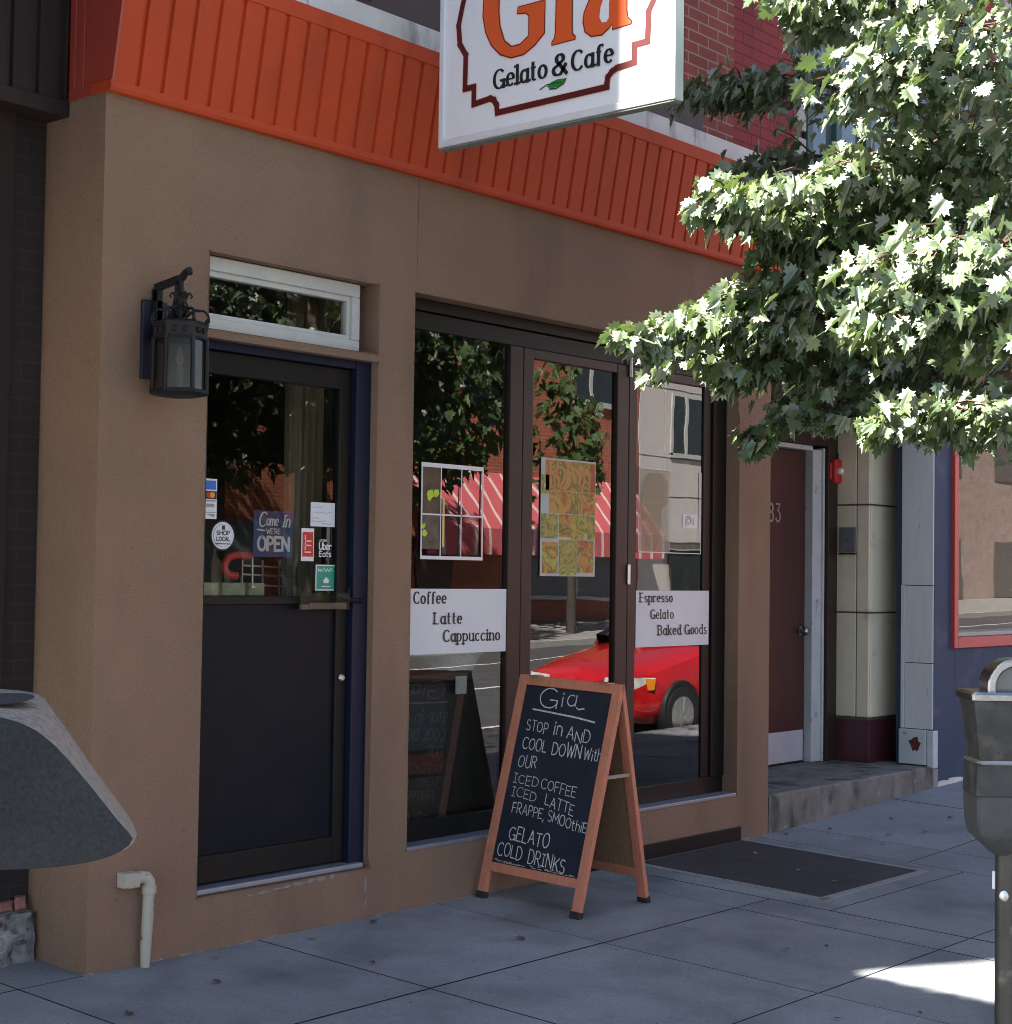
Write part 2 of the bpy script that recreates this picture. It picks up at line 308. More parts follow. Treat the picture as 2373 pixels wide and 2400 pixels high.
# ------------------------------------------------------------------ mesh helpers
class MB:
    def __init__(s): s.v = []; s.f = []; s.m = []; s.mi = 0
    def add(s, vs, fs):
        n = len(s.v); s.v += [tuple(p) for p in vs]
        for f in fs: s.f.append(tuple(i + n for i in f)); s.m.append(s.mi)
        return s
    def box(s, x0, x1, y0, y1, z0, z1):
        if x0 > x1: x0, x1 = x1, x0
        if y0 > y1: y0, y1 = y1, y0
        if z0 > z1: z0, z1 = z1, z0
        v = [(x, y, z) for z in (z0, z1) for y in (y0, y1) for x in (x0, x1)]
        return s.add(v, [(0, 2, 3, 1), (4, 5, 7, 6), (0, 1, 5, 4), (2, 6, 7, 3), (0, 4, 6, 2), (1, 3, 7, 5)])
    def obox(s, a, b, wdt, hgt, up=(0, 0, 1), ext=0.0):
        """bar from a to b with cross-section wdt x hgt"""
        a = Vector(a); b = Vector(b); d = (b - a).normalized(); a = a - d * ext; b = b + d * ext
        u = Vector(up); sx = d.cross(u)
        if sx.length < 1e-4: sx = d.cross(Vector((1, 0, 0)))
        sx.normalize(); sy = sx.cross(d).normalized()
        v = []
        for p in (a, b):
            for i, j in ((-1, -1), (1, -1), (1, 1), (-1, 1)): v.append(p + sx * (i * wdt / 2) + sy * (j * hgt / 2))
        return s.add(v, [(3, 2, 1, 0), (4, 5, 6, 7), (0, 1, 5, 4), (1, 2, 6, 5), (2, 3, 7, 6), (3, 0, 4, 7)])
    def quad(s, a, b, c, d): return s.add([a, b, c, d], [(0, 1, 2, 3)])
    def tube(s, pts, r, n=8, cap=True):
        pts = [Vector(p) for p in pts]; rs = r if isinstance(r, (list, tuple)) else [r] * len(pts)
        d0 = (pts[1] - pts[0]).normalized(); ref = Vector((0, 0, 1)) if abs(d0.z) < 0.9 else Vector((1, 0, 0))
        vs = []; k = len(pts)
        for i, p in enumerate(pts):
            d = (pts[min(i + 1, k - 1)] - pts[max(i - 1, 0)]).normalized()
            a = d.cross(ref).normalized(); ref = a.cross(d).normalized()
            for j in range(n):
                t = 2 * math.pi * j / n; vs.append(p + (a * math.cos(t) + ref * math.sin(t)) * rs[i])
        fs = [(i * n + j, i * n + (j + 1) % n, (i + 1) * n + (j + 1) % n, (i + 1) * n + j) for i in range(k - 1) for j in range(n)]
        if cap: fs += [tuple(range(n - 1, -1, -1)), tuple((k - 1) * n + j for j in range(n))]
        return s.add(vs, fs)
    def lathe(s, prof, c=(0, 0, 0), n=24, sx=1.0, sy=1.0, ang=0.0, power=2.0):
        vs = []; k = len(prof)
        for r, z in prof:
            for j in range(n):
                t = 2 * math.pi * j / n + ang; ct, st = math.cos(t), math.sin(t)
                q = (abs(ct) ** power + abs(st) ** power) ** (-1 / power)
                vs.append((c[0] + r * sx * ct * q, c[1] + r * sy * st * q, c[2] + z))
        fs = [(i * n + j, i * n + (j + 1) % n, (i + 1) * n + (j + 1) % n, (i + 1) * n + j) for i in range(k - 1) for j in range(n)]
        fs += [tuple(range(n - 1, -1, -1)), tuple((k - 1) * n + j for j in range(n))]
        return s.add(vs, fs)
    def prism(s, poly, fn, d0, d1):
        """poly: list of 2-D points (counter-clockwise seen from d0 side); fn(a,b,depth) -> 3-D"""
        n = len(poly)
        vs = [fn(a, b, d0) for a, b in poly] + [fn(a, b, d1) for a, b in poly]
        fs = [tuple(range(n)), tuple(range(2 * n - 1, n - 1, -1))] + [(i, i + n, (i + 1) % n + n, (i + 1) % n) for i in range(n)]
        return s.add(vs, fs)
    def build(s, name, m, parent=None, smooth=None, bevel=0.0, merge=False, seg=2, fixn=True):
        me = bpy.data.meshes.new(name)
        off = Vector((0, 0, 0)); q = parent
        while q is not None: off += Vector(q.location); q = q.parent
        if parent is not None and parent.get('_local'): off = Vector((0, 0, 0))
        me.from_pydata([(p[0] - off.x, p[1] - off.y, p[2] - off.z) for p in s.v], [], s.f)
        ms = m if isinstance(m, (list, tuple)) else [m]
        for q in ms: me.materials.append(q if not isinstance(q, str) else MT[q])
        if len(ms) > 1: me.polygons.foreach_set('material_index', s.m)
        if fixn or merge:
            bm = bmesh.new(); bm.from_mesh(me)
            if merge: bmesh.ops.remove_doubles(bm, verts=bm.verts, dist=1e-5)
            if fixn: bmesh.ops.recalc_face_normals(bm, faces=bm.faces)
            bm.to_mesh(me); bm.free()
        if smooth is not None:
            me.polygons.foreach_set('use_smooth', [True] * len(me.polygons)); me.set_sharp_from_angle(angle=R(smooth))
        me.update()
        o = bpy.data.objects.new(name, me); COL.objects.link(o)
        if parent is not None:
            o.parent = parent
            if parent.get('_local'): o['_local'] = 1
        if bevel:
            b = o.modifiers.new('bevel', 'BEVEL'); b.width = bevel; b.segments = seg; b.limit_method = 'ANGLE'; b.angle_limit = R(35)
        return o

def box(name, m, b, parent=None, bevel=0.003): return MB().box(*b).build(name, m, parent, bevel=bevel)

def pane(name, m, x0, x1, y, z0, z1, parent):
    return MB().quad((x0, y, z0), (x1, y, z0), (x1, y, z1), (x0, y, z1)).build(name, m, parent, fixn=False)

def tag(o, label, cat, group=None, kind=None):
    if label: o['label'] = label
    if cat: o['category'] = cat
    if group: o['group'] = group
    if kind: o['kind'] = kind
    return o

def thing(name, loc, label, cat, group=None, rot=None):
    o = bpy.data.objects.new(name, None); COL.objects.link(o); o.location = loc; o.empty_display_size = 0.1
    if rot: o.rotation_euler = rot; o['_local'] = 1
    return tag(o, label, cat, group)

def struct(o): o['kind'] = 'structure'; return o

def copy_tree(o, parent=None):
    c = o.copy(); COL.objects.link(c); c.parent = parent
    for ch in list(o.children): copy_tree(ch, c)
    return c

def gz(x, y): return 0.0326 * y + 0.041 * min(max(0.0, x - 5.0), 2.5) + 0.015 * max(0.0, x - 7.5)
def rz(x): return 0.02 * max(0.0, x - 5.0)

# ------------------------------------------------------------------ lettering (skeleton alphabet drawn with a pen)
def arc(cx, cy, rx, ry, a0, a1, n=12):
    return [(cx + rx * math.cos(R(a0 + (a1 - a0) * i / n)), cy + ry * math.sin(R(a0 + (a1 - a0) * i / n))) for i in range(n + 1)]
X = 0.66
GL = {
 'A': (.72, [[(0, 0), (.36, 1)], [(.36, 1), (.72, 0)], [(.13, .36), (.59, .36)]]),
 'B': (.6, [[(0, 0), (0, 1)], [(0, 1)] + arc(.25, .77, .28, .23, 90, -90) + [(0, .54)], [(0, .54)] + arc(.28, .27, .32, .27, 90, -90) + [(0, 0)]]),
 'C': (.7, [arc(.4, .5, .4, .5, 48, 312, 18)]),
 'D': (.68, [[(0, 0), (0, 1)], [(0, 1)] + arc(.22, .5, .46, .5, 90, -90, 16) + [(0, 0)]]),
 'E': (.56, [[(0, 0), (0, 1)], [(0, 1), (.56, 1)], [(0, .52), (.46, .52)], [(0, 0), (.56, 0)]]),
 'F': (.54, [[(0, 0), (0, 1)], [(0, 1), (.54, 1)], [(0, .52), (.44, .52)]]),
 'G': (.76, [arc(.4, .5, .4, .5, 48, 330, 18), [(.75, .02), (.75, .42)], [(.45, .42), (.75, .42)]]),
 'H': (.66, [[(0, 0), (0, 1)], [(.66, 0), (.66, 1)], [(0, .5), (.66, .5)]]),
 'I': (.4, [[(.2, 0), (.2, 1)], [(0, 1), (.4, 1)], [(0, 0), (.4, 0)]]),
 'K': (.62, [[(0, 0), (0, 1)], [(.6, 1), (.02, .42)], [(.2, .58), (.62, 0)]]),
 'L': (.54, [[(0, 0), (0, 1)], [(0, 0), (.54, 0)]]),
 'M': (.84, [[(0, 0), (.04, 1)], [(.04, 1), (.42, .25)], [(.42, .25), (.8, 1)], [(.8, 1), (.84, 0)]]),
 'N': (.68, [[(0, 0), (0, 1)], [(0, 1), (.68, 0)], [(.68, 0), (.68, 1)]]),
 'O': (.76, [arc(.38, .5, .38, .5, 90, 450, 22)]),
 'P': (.56, [[(0, 0), (0, 1)], [(0, 1)] + arc(.26, .74, .3, .26, 90, -90) + [(0, .48)]]),
 'R': (.62, [[(0, 0), (0, 1)], [(0, 1)] + arc(.26, .74, .3, .26, 90, -90) + [(0, .48)], [(.24, .48), (.62, 0)]]),
 'S': (.58, [arc(.29, .75, .27, .25, 40, 270, 10) + arc(.29, .25, .29, .25, 90, -140, 10)[1:]]),
 'T': (.66, [[(.33, 0), (.33, 1)], [(0, 1), (.66, 1)]]),
 'U': (.66, [[(0, 1), (0, .3)] + arc(.33, .3, .33, .3, 180, 360, 12) + [(.66, 1)]]),
 'W': (.95, [[(0, 1), (.24, 0)], [(.24, 0), (.475, .8)], [(.475, .8), (.71, 0)], [(.71, 0), (.95, 1)]]),
 'a': (.52, [arc(.25, .33, .25, .33, 60, 330, 14), [(.5, X), (.5, 0)]]),
 'b': (.54, [[(0, 0), (0, 1)], arc(.26, .33, .27, .33, 150, -150, 14)]),
 'c': (.48, [arc(.27, .33, .27, .33, 50, 310, 14)]),
 'd': (.54, [[(.52, 0), (.52, 1)], arc(.26, .33, .26, .33, 30, 330, 14)]),
 'e': (.5, [[(.03, .36), (.5, .36)] + arc(.26, .34, .25, .33, 5, 310, 16)]),
 'f': (.36, [[(.14, 0), (.14, .75)] + arc(.32, .78, .18, .22, 180, 50, 6), [(0, X), (.32, X)]]),
 'h': (.52, [[(0, 0), (0, 1)], [(0, .4)] + arc(.26, .4, .26, .26, 150, 0, 8) + [(.52, 0)]]),
 'i': (.1, [[(.05, 0), (.05, X)], [(.05, .86), (.05, .95)]]),
 'k': (.5, [[(0, 0), (0, 1)], [(.46, X), (.02, .26)], [(.16, .38), (.5, 0)]]),
 'l': (.1, [[(.05, 0), (.05, 1)]]),
 'm': (.8, [[(0, 0), (0, X)], [(0, .42)] + arc(.2, .44, .2, .22, 150, 0, 6) + [(.4, 0)], [(.4, .42)] + arc(.6, .44, .2, .22, 150, 0, 6) + [(.8, 0)]]),
 'n': (.52, [[(0, 0), (0, X)], [(0, .4)] + arc(.26, .4, .26, .26, 150, 0, 8) + [(.52, 0)]]),
 'o': (.54, [arc(.27, .33, .27, .33, 90, 450, 18)]),
 'p': (.54, [[(0, -.3), (0, X)], arc(.26, .33, .27, .33, 150, -150, 14)]),
 'r': (.38, [[(0, 0), (0, X)], [(0, .4)] + arc(.24, .42, .22, .22, 150, 40, 6)]),
 's': (.42, [arc(.21, .5, .19, .16, 40, 270, 8) + arc(.21, .17, .21, .17, 90, -140, 8)[1:]]),
 't': (.36, [[(.14, .92), (.14, .16)] + arc(.3, .16, .16, .16, 180, 290, 5), [(0, X), (.34, X)]]),
 'u': (.52, [[(0, X), (0, .26)] + arc(.26, .26, .26, .26, 180, 350, 8), [(.52, X), (.52, 0)]]),
 'w': (.72, [[(0, X), (.18, 0)], [(.18, 0), (.36, .55)], [(.36, .55), (.54, 0)], [(.54, 0), (.72, X)]]),
 '&': (.78, [[(.78, 0), (.24, .66)] + arc(.38, .8, .2, .2, 225, -45, 10) + [(.16, .42)] + arc(.3, .24, .28, .24, 140, 300, 8) + [(.72, .46)]]),
 ',': (.12, [[(.08, .06), (.0, -.18)]]),
 "'": (.1, [[(.05, 1), (.05, .78)]]),
 '8': (.56, [arc(.28, .76, .23, .24, 90, 450, 14), arc(.28, .26, .28, .26, 90, 450, 14)]),
 '3': (.54, [[(.02, 1), (.5, 1), (.22, .6)] + arc(.25, .3, .29, .3, 80, -150, 12)]),
 ' ': (.34, []),
}
SERIFS = 'ABDEFGHIKLMNPRTUBfhiklmnprduabs'
def pen(mb, pts, fn, w, thin=1.0, z0=0.0):
    """ribbon along pts; w = half width of upright strokes, thin = ratio for flat ones"""
    P = [Vector((p[0], p[1])) for p in pts]; k = len(P); L = []; Rr = []
    for i in range(k):
        d = P[min(i + 1, k - 1)] - P[max(i - 1, 0)]
        if d.length < 1e-9: d = Vector((1, 0))
        d.normalize(); hw = w * (thin + (1 - thin) * abs(d.y) ** 1.3); n = Vector((-d.y, d.x)) * hw
        e = d * (0 if 0 < i < k - 1 else hw * 0.6) * (-1 if i == 0 else 1)
        L.append(P[i] + n + e); Rr.append(P[i] - n + e)
    vs = [fn(p.x, p.y, z0) for p in L] + [fn(p.x, p.y, z0) for p in Rr]
    mb.add(vs, [(i, i + k, i + 1 + k, i + 1) for i in range(k - 1)])

_zc = [0]
def write(mb, text, fn, x, y, cap, w=0.06, thin=1.0, serif=False, gap=0.16, width=None, slope=0.0, jit=0.0, squash=1.0, shear=0.0):
    """text with baseline at (x, y) in the plane fn(a, b, height); width stretches the line to fit"""
    tot = sum(GL[c][0] * squash + gap for c in text) - gap
    kx = squash
    sx = cap if width is None else width / tot
    cx = x
    for c in text:
        adv, strokes = GL[c]
        jy = random.uniform(-jit, jit) * cap; js = 1 + random.uniform(-jit, jit)
        for s in strokes:
            _zc[0] = (_zc[0] + 1) % 40
            pts = []
            for a, b in s:
                a2 = a + shear * b
                px = cx + a2 * kx * sx; py = y + jy + b * cap * js + slope * (px - x)
                if jit: px += random.uniform(-jit, jit) * cap * .12; py += random.uniform(-jit, jit) * cap * .12
                pts.append((px, py))
            pen(mb, pts, fn, w * cap, thin, 0.0001 * _zc[0])
            if serif and c in SERIFS and len(s) == 2 and abs(s[0][0] - s[1][0]) < .06 and abs(s[0][1] - s[1][1]) > .3:
                for a, b in s:
                    _zc[0] = (_zc[0] + 1) % 40
                    px = cx + a * kx * sx; py = y + b * cap + slope * (px - x); q = .20 * cap
                    yy = py - .045 * cap if b > .3 else py + .045 * cap
                    pen(mb, [(px - q, yy), (px + (0 if c.islower() and b > .3 else q), yy)], fn, .062 * cap, 1.0, 0.0001 * _zc[0])
        cx += (adv * kx + gap) * sx
    return cx
def flat_xz(y):  return lambda a, b, h: (a, y - h, b)

# ================================================================== SETTING
# ground, road, pavements
struct(MB().box(-120, 160, -140, 140, -1.6, -0.6).build('ground', 'ground'))
def strip(mb, x0, x1, y0, y1, z0, z1, dz=0.0):
    """a sheet following the rise of the street, from (y0, z0) to (y1, z1)"""
    xx = sorted({x0, x1} | {q for q in (5.0, 130.0) if x0 < q < x1})
    vs = []
    for q in xx: vs += [(q, y0, z0 + rz(q) + dz), (q, y1, z1 + rz(q) + dz)]
    return mb.add(vs, [(2 * i, 2 * i + 2, 2 * i + 3, 2 * i + 1) for i in range(len(xx) - 1)])
g = MB(); strip(g, -60, 140, -16.0, -4.42, -.27, -.27); struct(g.build('road', 'asphalt', fixn=False))
p = MB()
for k in range(-8, 20): strip(p, k * 6, k * 6 + 3, -10.3, -10.17, -.266, -.266)
strip(p, -30, 120, -6.75, -6.65, -.262, -.262); strip(p, -30, 120, -13.7, -13.6, -.266, -.266)
struct(p.build('road_marking', 'road_paint', fixn=False))
rl = MB(); strip(rl, 14, 120, -9.6, -6.8, -.266, -.266); struct(rl.build('red_lane', 'red_lane', fixn=False))
kb_ = MB(); strip(kb_, -60, 140, -4.42, -4.25, -.135, -.135); strip(kb_, -60, 140, -4.421, -4.42, -.30, -.135); struct(kb_.build('kerb', 'kerb', fixn=False))
kb_ = MB(); strip(kb_, -60, 140, -16.2, -16.0, -.13, -.13); strip(kb_, -60, 140, -16.0, -15.999, -.13, -.30); struct(kb_.build('far_kerb', 'kerb', fixn=False))
f = MB(); strip(f, -60, 140, -20.0, -16.2, .0, -.132); struct(f.build('far_sidewalk', 'concrete', fixn=False))
# pavement slabs with open joints, over a dark bed
xs = [-14, -12.6, -11.2, -9.8, -8.4, -7.0, -5.7, -4.4, -3.1, -1.75, -.298, .8715, 1.981, 3.042, 3.36, 4.845, 5.29, 6.60, 7.9, 9.2, 10.5, 11.8, 13.1, 14.4, 15.7, 17, 18.3, 19.6, 21]
def slab_mesh():
    mb = MB(); gp = 0.004
    for i in range(len(xs) - 1):
        xa, xb = xs[i], xs[i + 1]
        rows = [3.0, .0, -1.0045, -2.07, -3.2, -4.25] if xa > -2 else [9.0, 4, 1.0, -.3, -1.36, -2.3, -3.3, -4.25]
        if abs(xa - 3.36) < .01: rows = [3.0, 0.0, -1.345, -2.07, -3.2, -4.25]
        if abs(xa - 1.981) < .01: rows = [3.0, 0, -1.0045, -2.07, -3.2, -4.25]
        g_ = gp * (2.2 if xb in (4.845,) else 1)
        for j in range(len(rows) - 1):
            ya, yb = rows[j + 1], rows[j]
            ax, bx, ay, by = xa + gp, xb - gp, ya + gp, (yb - gp)
            nx = 1
            q = [(ax, ay), (bx, ay), (bx, by), (ax, by)]
            dz = random.uniform(-.0015, .0015)
            top = [(a, b, gz(a, b) + dz) for a, b in q]; bot = [(a, b, gz(a, b) - .05) for a, b in q]
            mb.mi = 0; mb.add(top, [(0, 1, 2, 3)]); mb.mi = 1; mb.add(top + bot, [(0, 4, 5, 1), (1, 5, 6, 2), (2, 6, 7, 3), (3, 7, 4, 0)])
    return mb
struct(slab_mesh().build('sidewalk', ['pave', 'joint']))
b = MB()
for i in range(len(xs) - 1):
    q = [(xs[i], -4.25), (xs[i + 1], -4.25), (xs[i + 1], 9), (xs[i], 9)]
    b.add([(x, y, gz(x, y) - .03) for x, y in q], [(0, 1, 2, 3)])
struct(b.build('sidewalk_bed', 'joint'))

# ================================================================== CAFE BUILDING
cafe = thing('cafe_building', (2.5, 0, 0), 'tan stucco cafe front with ribbed orange metal fascia and folding shop window', 'building')
def gridwall(mb, xs, zs, holes, y0, hole_depth):
    def solid(i, j): return 0 <= i < len(xs) - 1 and 0 <= j < len(zs) - 1 and (i, j) not in holes
    for i in range(len(xs) - 1):
        for j in range(len(zs) - 1):
            x0, x1, z0, z1 = xs[i], xs[i + 1], zs[j], zs[j + 1]
            if (i, j) not in holes:
                mb.quad((x0, y0, z0), (x1, y0, z0), (x1, y0, z1), (x0, y0, z1))
            else:
                y1 = y0 + hole_depth
                if solid(i - 1, j): mb.quad((x0, y0, z0), (x0, y0, z1), (x0, y1, z1), (x0, y1, z0))
                if solid(i + 1, j): mb.quad((x1, y0, z1), (x1, y0, z0), (x1, y1, z0), (x1, y1, z1))
                if solid(i, j - 1): mb.quad((x0, y0, z0), (x0, y1, z0), (x1, y1, z0), (x1, y0, z0))
                if solid(i, j + 1): mb.quad((x0, y0, z1), (x1, y0, z1), (x1, y1, z1), (x0, y1, z1))
gx = [0, .531, 1.531, 1.771, 4.612, 4.977]; gzs = [-.15, .2265, .2765, 2.54, 2.578, 2.9, 3.46]
# columns: pier | door | pier | window | pier
holes = {(1, 1), (1, 2), (1, 4), (3, 2), (3, 3), (3, 4)}
wl = MB(); gridwall(wl, gx, gzs, holes, 0.0, 0.3)
wl.quad((0, .3, -.15), (0, 0, -.15), (0, 0, 3.46), (0, .3, 3.46)); wl.quad((0, .42, -.15), (0, .3, -.15), (0, .3, 3.46), (0, .42, 3.46))
wl.quad((4.977, 0, -.15), (4.977, 1.1, -.15), (4.977, 1.1, 3.46), (4.977, 0, 3.46))
for j in range(len(gzs) - 1):
    pass
wall = wl.build('wall', 'stucco', cafe, merge=True, bevel=.007, seg=2, fixn=False)
# rough lower edge of the render: dark kick strip at the pavement and sill metal
box('kick_strip', 'frame_dark', (2.95, 4.66, -.012, .01, -.06, .083), cafe)
box('window_sill', 'alu', (1.775, 4.608, -.006, .2, .268, .287), cafe)
# side wall block and upper floors (solid, they shade the pavement)
up_ = MB(); up_.box(.02, 5.22, .12, 9, 3.47, 4.2); up_.box(.02, 5.22, .42, 9, 4.2, 9.5)
up_.build('upper_block', 'brick_b', cafe)
# interior room
r = MB()
r.quad((0.05, .32, -.02), (4.95, .32, -.02), (4.95, 6, -.02), (.05, 6, -.02))
r.quad((0.05, 6, -.02), (4.95, 6, -.02), (4.95, 6, 3.2), (.05, 6, 3.2))
r.quad((0.05, .32, -.02), (.05, 6, -.02), (.05, 6, 3.2), (.05, .32, 3.2))
r.quad((4.95, .32, -.02), (4.95, .32, 3.2), (4.95, 6, 3.2), (4.95, 6, -.02))
r.quad((.05, .32, 3.2), (.05, 6, 3.2), (4.95, 6, 3.2), (4.95, .32, 3.2))
for (a, c, d, e) in ((.05, .56, -.02, 3.2), (1.50, 1.80, -.02, 3.2), (4.58, 4.95, -.02, 3.2), (.56, 1.5, 2.53, 2.59), (.56, 1.5, 2.87, 3.2), (1.8, 4.58, 2.88, 3.2), (.56, 1.5, -.02, .24), (1.8, 4.58, -.02, .29)):
    r.quad((a, .32, d), (c, .32, d), (c, .32, e), (a, .32, e))
r.build('interior_room', 'interior', cafe, fixn=False)
# fascia: ribbed metal leaning out towards the top, with trims
def fas_y(z): return -.030 - (z - 3.452) / .53 * .095
fz0, fz1 = 3.49, 3.965
fm = MB(); prof = []
x = .012
while x < 4.98:
    for dx, dep in ((0, 0), (.096, 0), (.099, .014), (.115, .014), (.120, 0)):
        prof.append((min(x + dx, 5.0), dep))
    x += .120
pts = []
for xx, dd in prof:
    if not pts or xx > pts[-1][0] + 1e-6: pts.append((xx, dd))
n = len(pts)
vs = [(xx, fas_y(fz0) + dd, fz0) for xx, dd in pts] + [(xx, fas_y(fz1) + dd, fz1) for xx, dd in pts]
fm.add(vs, [(i, i + 1, i + 1 + n, i + n) for i in range(n - 1)])
# end returns (left one is seen)
sd = [(.25, 0), (.215, 0), (.210, .012), (.203, 0), (.155, 0), (.150, .012), (.143, 0), (.10, 0)]
fm.mi = 1
for (xe, sg) in ((0.0, 1),):
    k = len(sd) + 1
    vs = [(xe + dd, yy, fz0) for yy, dd in sd] + [(xe, fas_y(fz0), fz0)] + [(xe + dd, yy, fz1) for yy, dd in sd] + [(xe, fas_y(fz1), fz1)]
    fm.add(vs, [(i, i + 1, i + 1 + k, i + k) for i in range(k - 1)])
    fm.quad((xe, fas_y(fz0), fz0), (.012, fas_y(fz0), fz0), (.012, fas_y(fz1), fz1), (xe, fas_y(fz1), fz1))
fm.mi = 0; fm.quad((5.0, fas_y(fz0), fz0), (5.0, .1, fz0), (5.0, .1, fz1), (5.0, fas_y(fz1), fz1))
fascia = fm.build('fascia', ['orange', 'orange_side'], cafe, fixn=False)
tr = MB()
def xprism(mb, poly, x0, x1): mb.prism(poly, lambda a, b, d: (d, a, b), x0, x1)
xprism(tr, [(.1, 3.452), (-.032, 3.450), (-.040, 3.464), (fas_y(3.49) - .001, 3.494), (.1, 3.498)], -.006, 5.02)
xprism(tr, [(.1, 3.955), (fas_y(3.955) - .006, 3.955), (fas_y(3.955) - .012, 4.025), (.1, 4.03)], -.006, 5.02)
tr.build('fascia_trim', 'orange', fascia, bevel=.004)
ret = MB(); ret.box(-.005, .009, -.025, .245, 3.4525, 3.489); ret.build('fascia_end_trim', 'orange_side', fascia)
# white coping above the fascia, brown sill board, upper windows and brick piers
cp = MB(); L0 = [.0, 1.02, 1.96, 2.9, 4.05, 5.23]
for i in range(5): cp.box(L0[i] + .003, L0[i + 1] - .003, -.045, .3, 4.052, 4.165)
cp.build('coping', 'coping', cafe, bevel=.006)
box('sill_board', 'sill_brown', (.0, 4.18, -.014, .3, 4.168, 4.335), cafe)
wn = MB(); wn.box(.3, 4.0, .25, .3, 4.34, 6.2); uw = wn.build('upper_window', 'window_grey', cafe)
fr = MB()
for xx in (.3, 1.2, 2.1, 3.0, 3.9): fr.box(xx, xx + .07, .2, .249, 4.34, 6.2)
fr.box(.3, 3.97, .19, .249, 4.336, 4.40); fr.build('window_frame', 'frame_dark', uw)
box('brick_pier', 'brick_a', (4.0, 4.523, .0, .41, 4.172, 9.4), cafe)
box('brick_pier', 'brick_b', (4.525, 5.345, .012, .41, 4.172, 9.4), cafe)
box('brick_pier', 'brick_a', (0.0, .29, .0, .41, 4.338, 9.4), cafe)
box('brick_panel', 'brick_a', (.29, 4.0, .02, .41, 6.25, 9.4), cafe)

# ---- entrance door
dY = .07
door = MB()
door.box(.535, .60, dY, dY + .045, .26, 2.50); door.box(1.365, 1.435, dY, dY + .045, .26, 2.50)
door.box(.60, 1.365, dY, dY + .045, 2.405, 2.50); door.box(.60, 1.365, dY, dY + .045, .26, .375); door.box(.60, 1.365, dY, dY + .045, 1.425, 1.462)
ed = door.build('entrance_door', 'frame_dark', cafe, bevel=.004)
pane('door_glass', 'glass_door', .60, 1.365, dY + .02, 1.462, 2.405, ed)
box('door_panel', 'door_panel', (.60, 1.365, dY + .016, dY + .03, .375, 1.425), ed, 0)
j = MB(); j.box(1.437, 1.53, .035, .2, .245, 2.54); j.box(.532, 1.437, .04, .2, 2.502, 2.54)
j.build('door_frame', 'frame_navy', ed, bevel=.005)
hb = MB(); hb.tube([(1.36, dY - .035, 1.448), (1.49, dY - .035, 1.438)], .012); hb.build('latch_bar', 'frame_dark', ed, smooth=40)
lk = MB(); lk.lathe([(.0, 0), (.016, 0), (.018, .006), (.012, .014), (.002, .015)], n=16)
lk.v = [(1.40 + a, dY - c, 1.09 + b_) for a, b_, c in lk.v]; lk.build('door_lock', 'steel', ed, smooth=40)
th = MB(); th.box(.534, 1.50, .004, .11, .228, .252); th.build('threshold', 'alu', ed, bevel=.006)
ck = MB(); rc2 = random.Random(5)
for (cx_, cz_, w_, h_) in ((.84, .196, .03, .006), (.90, .199, .035, .008), (.965, .203, .04, .007), (1.03, .205, .03, .008), (1.10, .208, .045, .010), (1.17, .212, .03, .009), (1.235, .213, .04, .010), (1.30, .214, .02, .008), (1.51, .15, .012, .03), (1.515, .07, .010, .022)):
    ck.add([(cx_ + w_ * rc2.uniform(.5, 1.2) * math.cos(R(i * 36)), -.0012, cz_ + h_ * rc2.uniform(.4, 1.3) * math.sin(R(i * 36))) for i in range(10)], [tuple(range(10))])
ck.build('paint_chips', 'wall_grit', cafe, fixn=False)
cr = MB(); zz = 3.44; xx = 1.79; pc_ = []
while zz > 2.93:
    pc_.append((xx + rc2.uniform(-.004, .004), zz)); zz -= .04
for i in range(len(pc_) - 1):
    (a_x, a_z), (b_x, b_z) = pc_[i], pc_[i + 1]; q_ = .0022 * (1 - .6 * i / len(pc_))
    cr.quad((a_x - q_, -.0012, a_z), (b_x - q_, -.0012, b_z), (b_x + q_, -.0012, b_z), (a_x + q_, -.0012, a_z))
cr.build('plaster_crack', 'interior', cafe, fixn=False)
# ragged mortar and grit along the foot of the wall
gr_ = MB(); xx = -.01
while xx < 4.95:
    w_ = rc2.uniform(.02, .09); d_ = rc2.uniform(.003, .022); h_ = rc2.uniform(.002, .012)
    if rc2.random() < .75:
        gr_.add([(xx, .004, gz(0, 0) - .01), (xx, -d_ * rc2.uniform(.4, 1), gz(0, -d_) - .006), (xx + w_, -d_ * rc2.uniform(.4, 1), gz(0, -d_) - .006), (xx + w_, .004, gz(0, 0) - .01), (xx, .004, h_ * rc2.random()), (xx + w_, .004, h_)], [(0, 1, 4), (1, 2, 5, 4), (2, 3, 5)])
    xx += w_
gr_.build('wall_foot', 'wall_grit', cafe, fixn=False)['kind'] = 'stuff'
# ---- transom window over the door
tw = MB()
for (a, c, d, e) in ((.535, 1.46, 2.835, 2.895), (.535, 1.46, 2.58, 2.635), (.535, .575, 2.635, 2.835), (1.41, 1.46, 2.635, 2.835)): tw.box(a, c, .045, .12, d, e)
twf = tw.build('transom_window', 'white_frame', cafe, bevel=.006)
ti = MB()
for (a, c, d, e) in ((.575, 1.41, 2.81, 2.835), (.575, 1.41, 2.635, 2.655), (1.388, 1.41, 2.655, 2.81)): ti.box(a, c, .06, .1, d, e)
ti.build('inner_frame', 'white_frame', twf, bevel=.003)
pane('pane', 'glass_door', .575, 1.388, .082, 2.655, 2.81, twf)
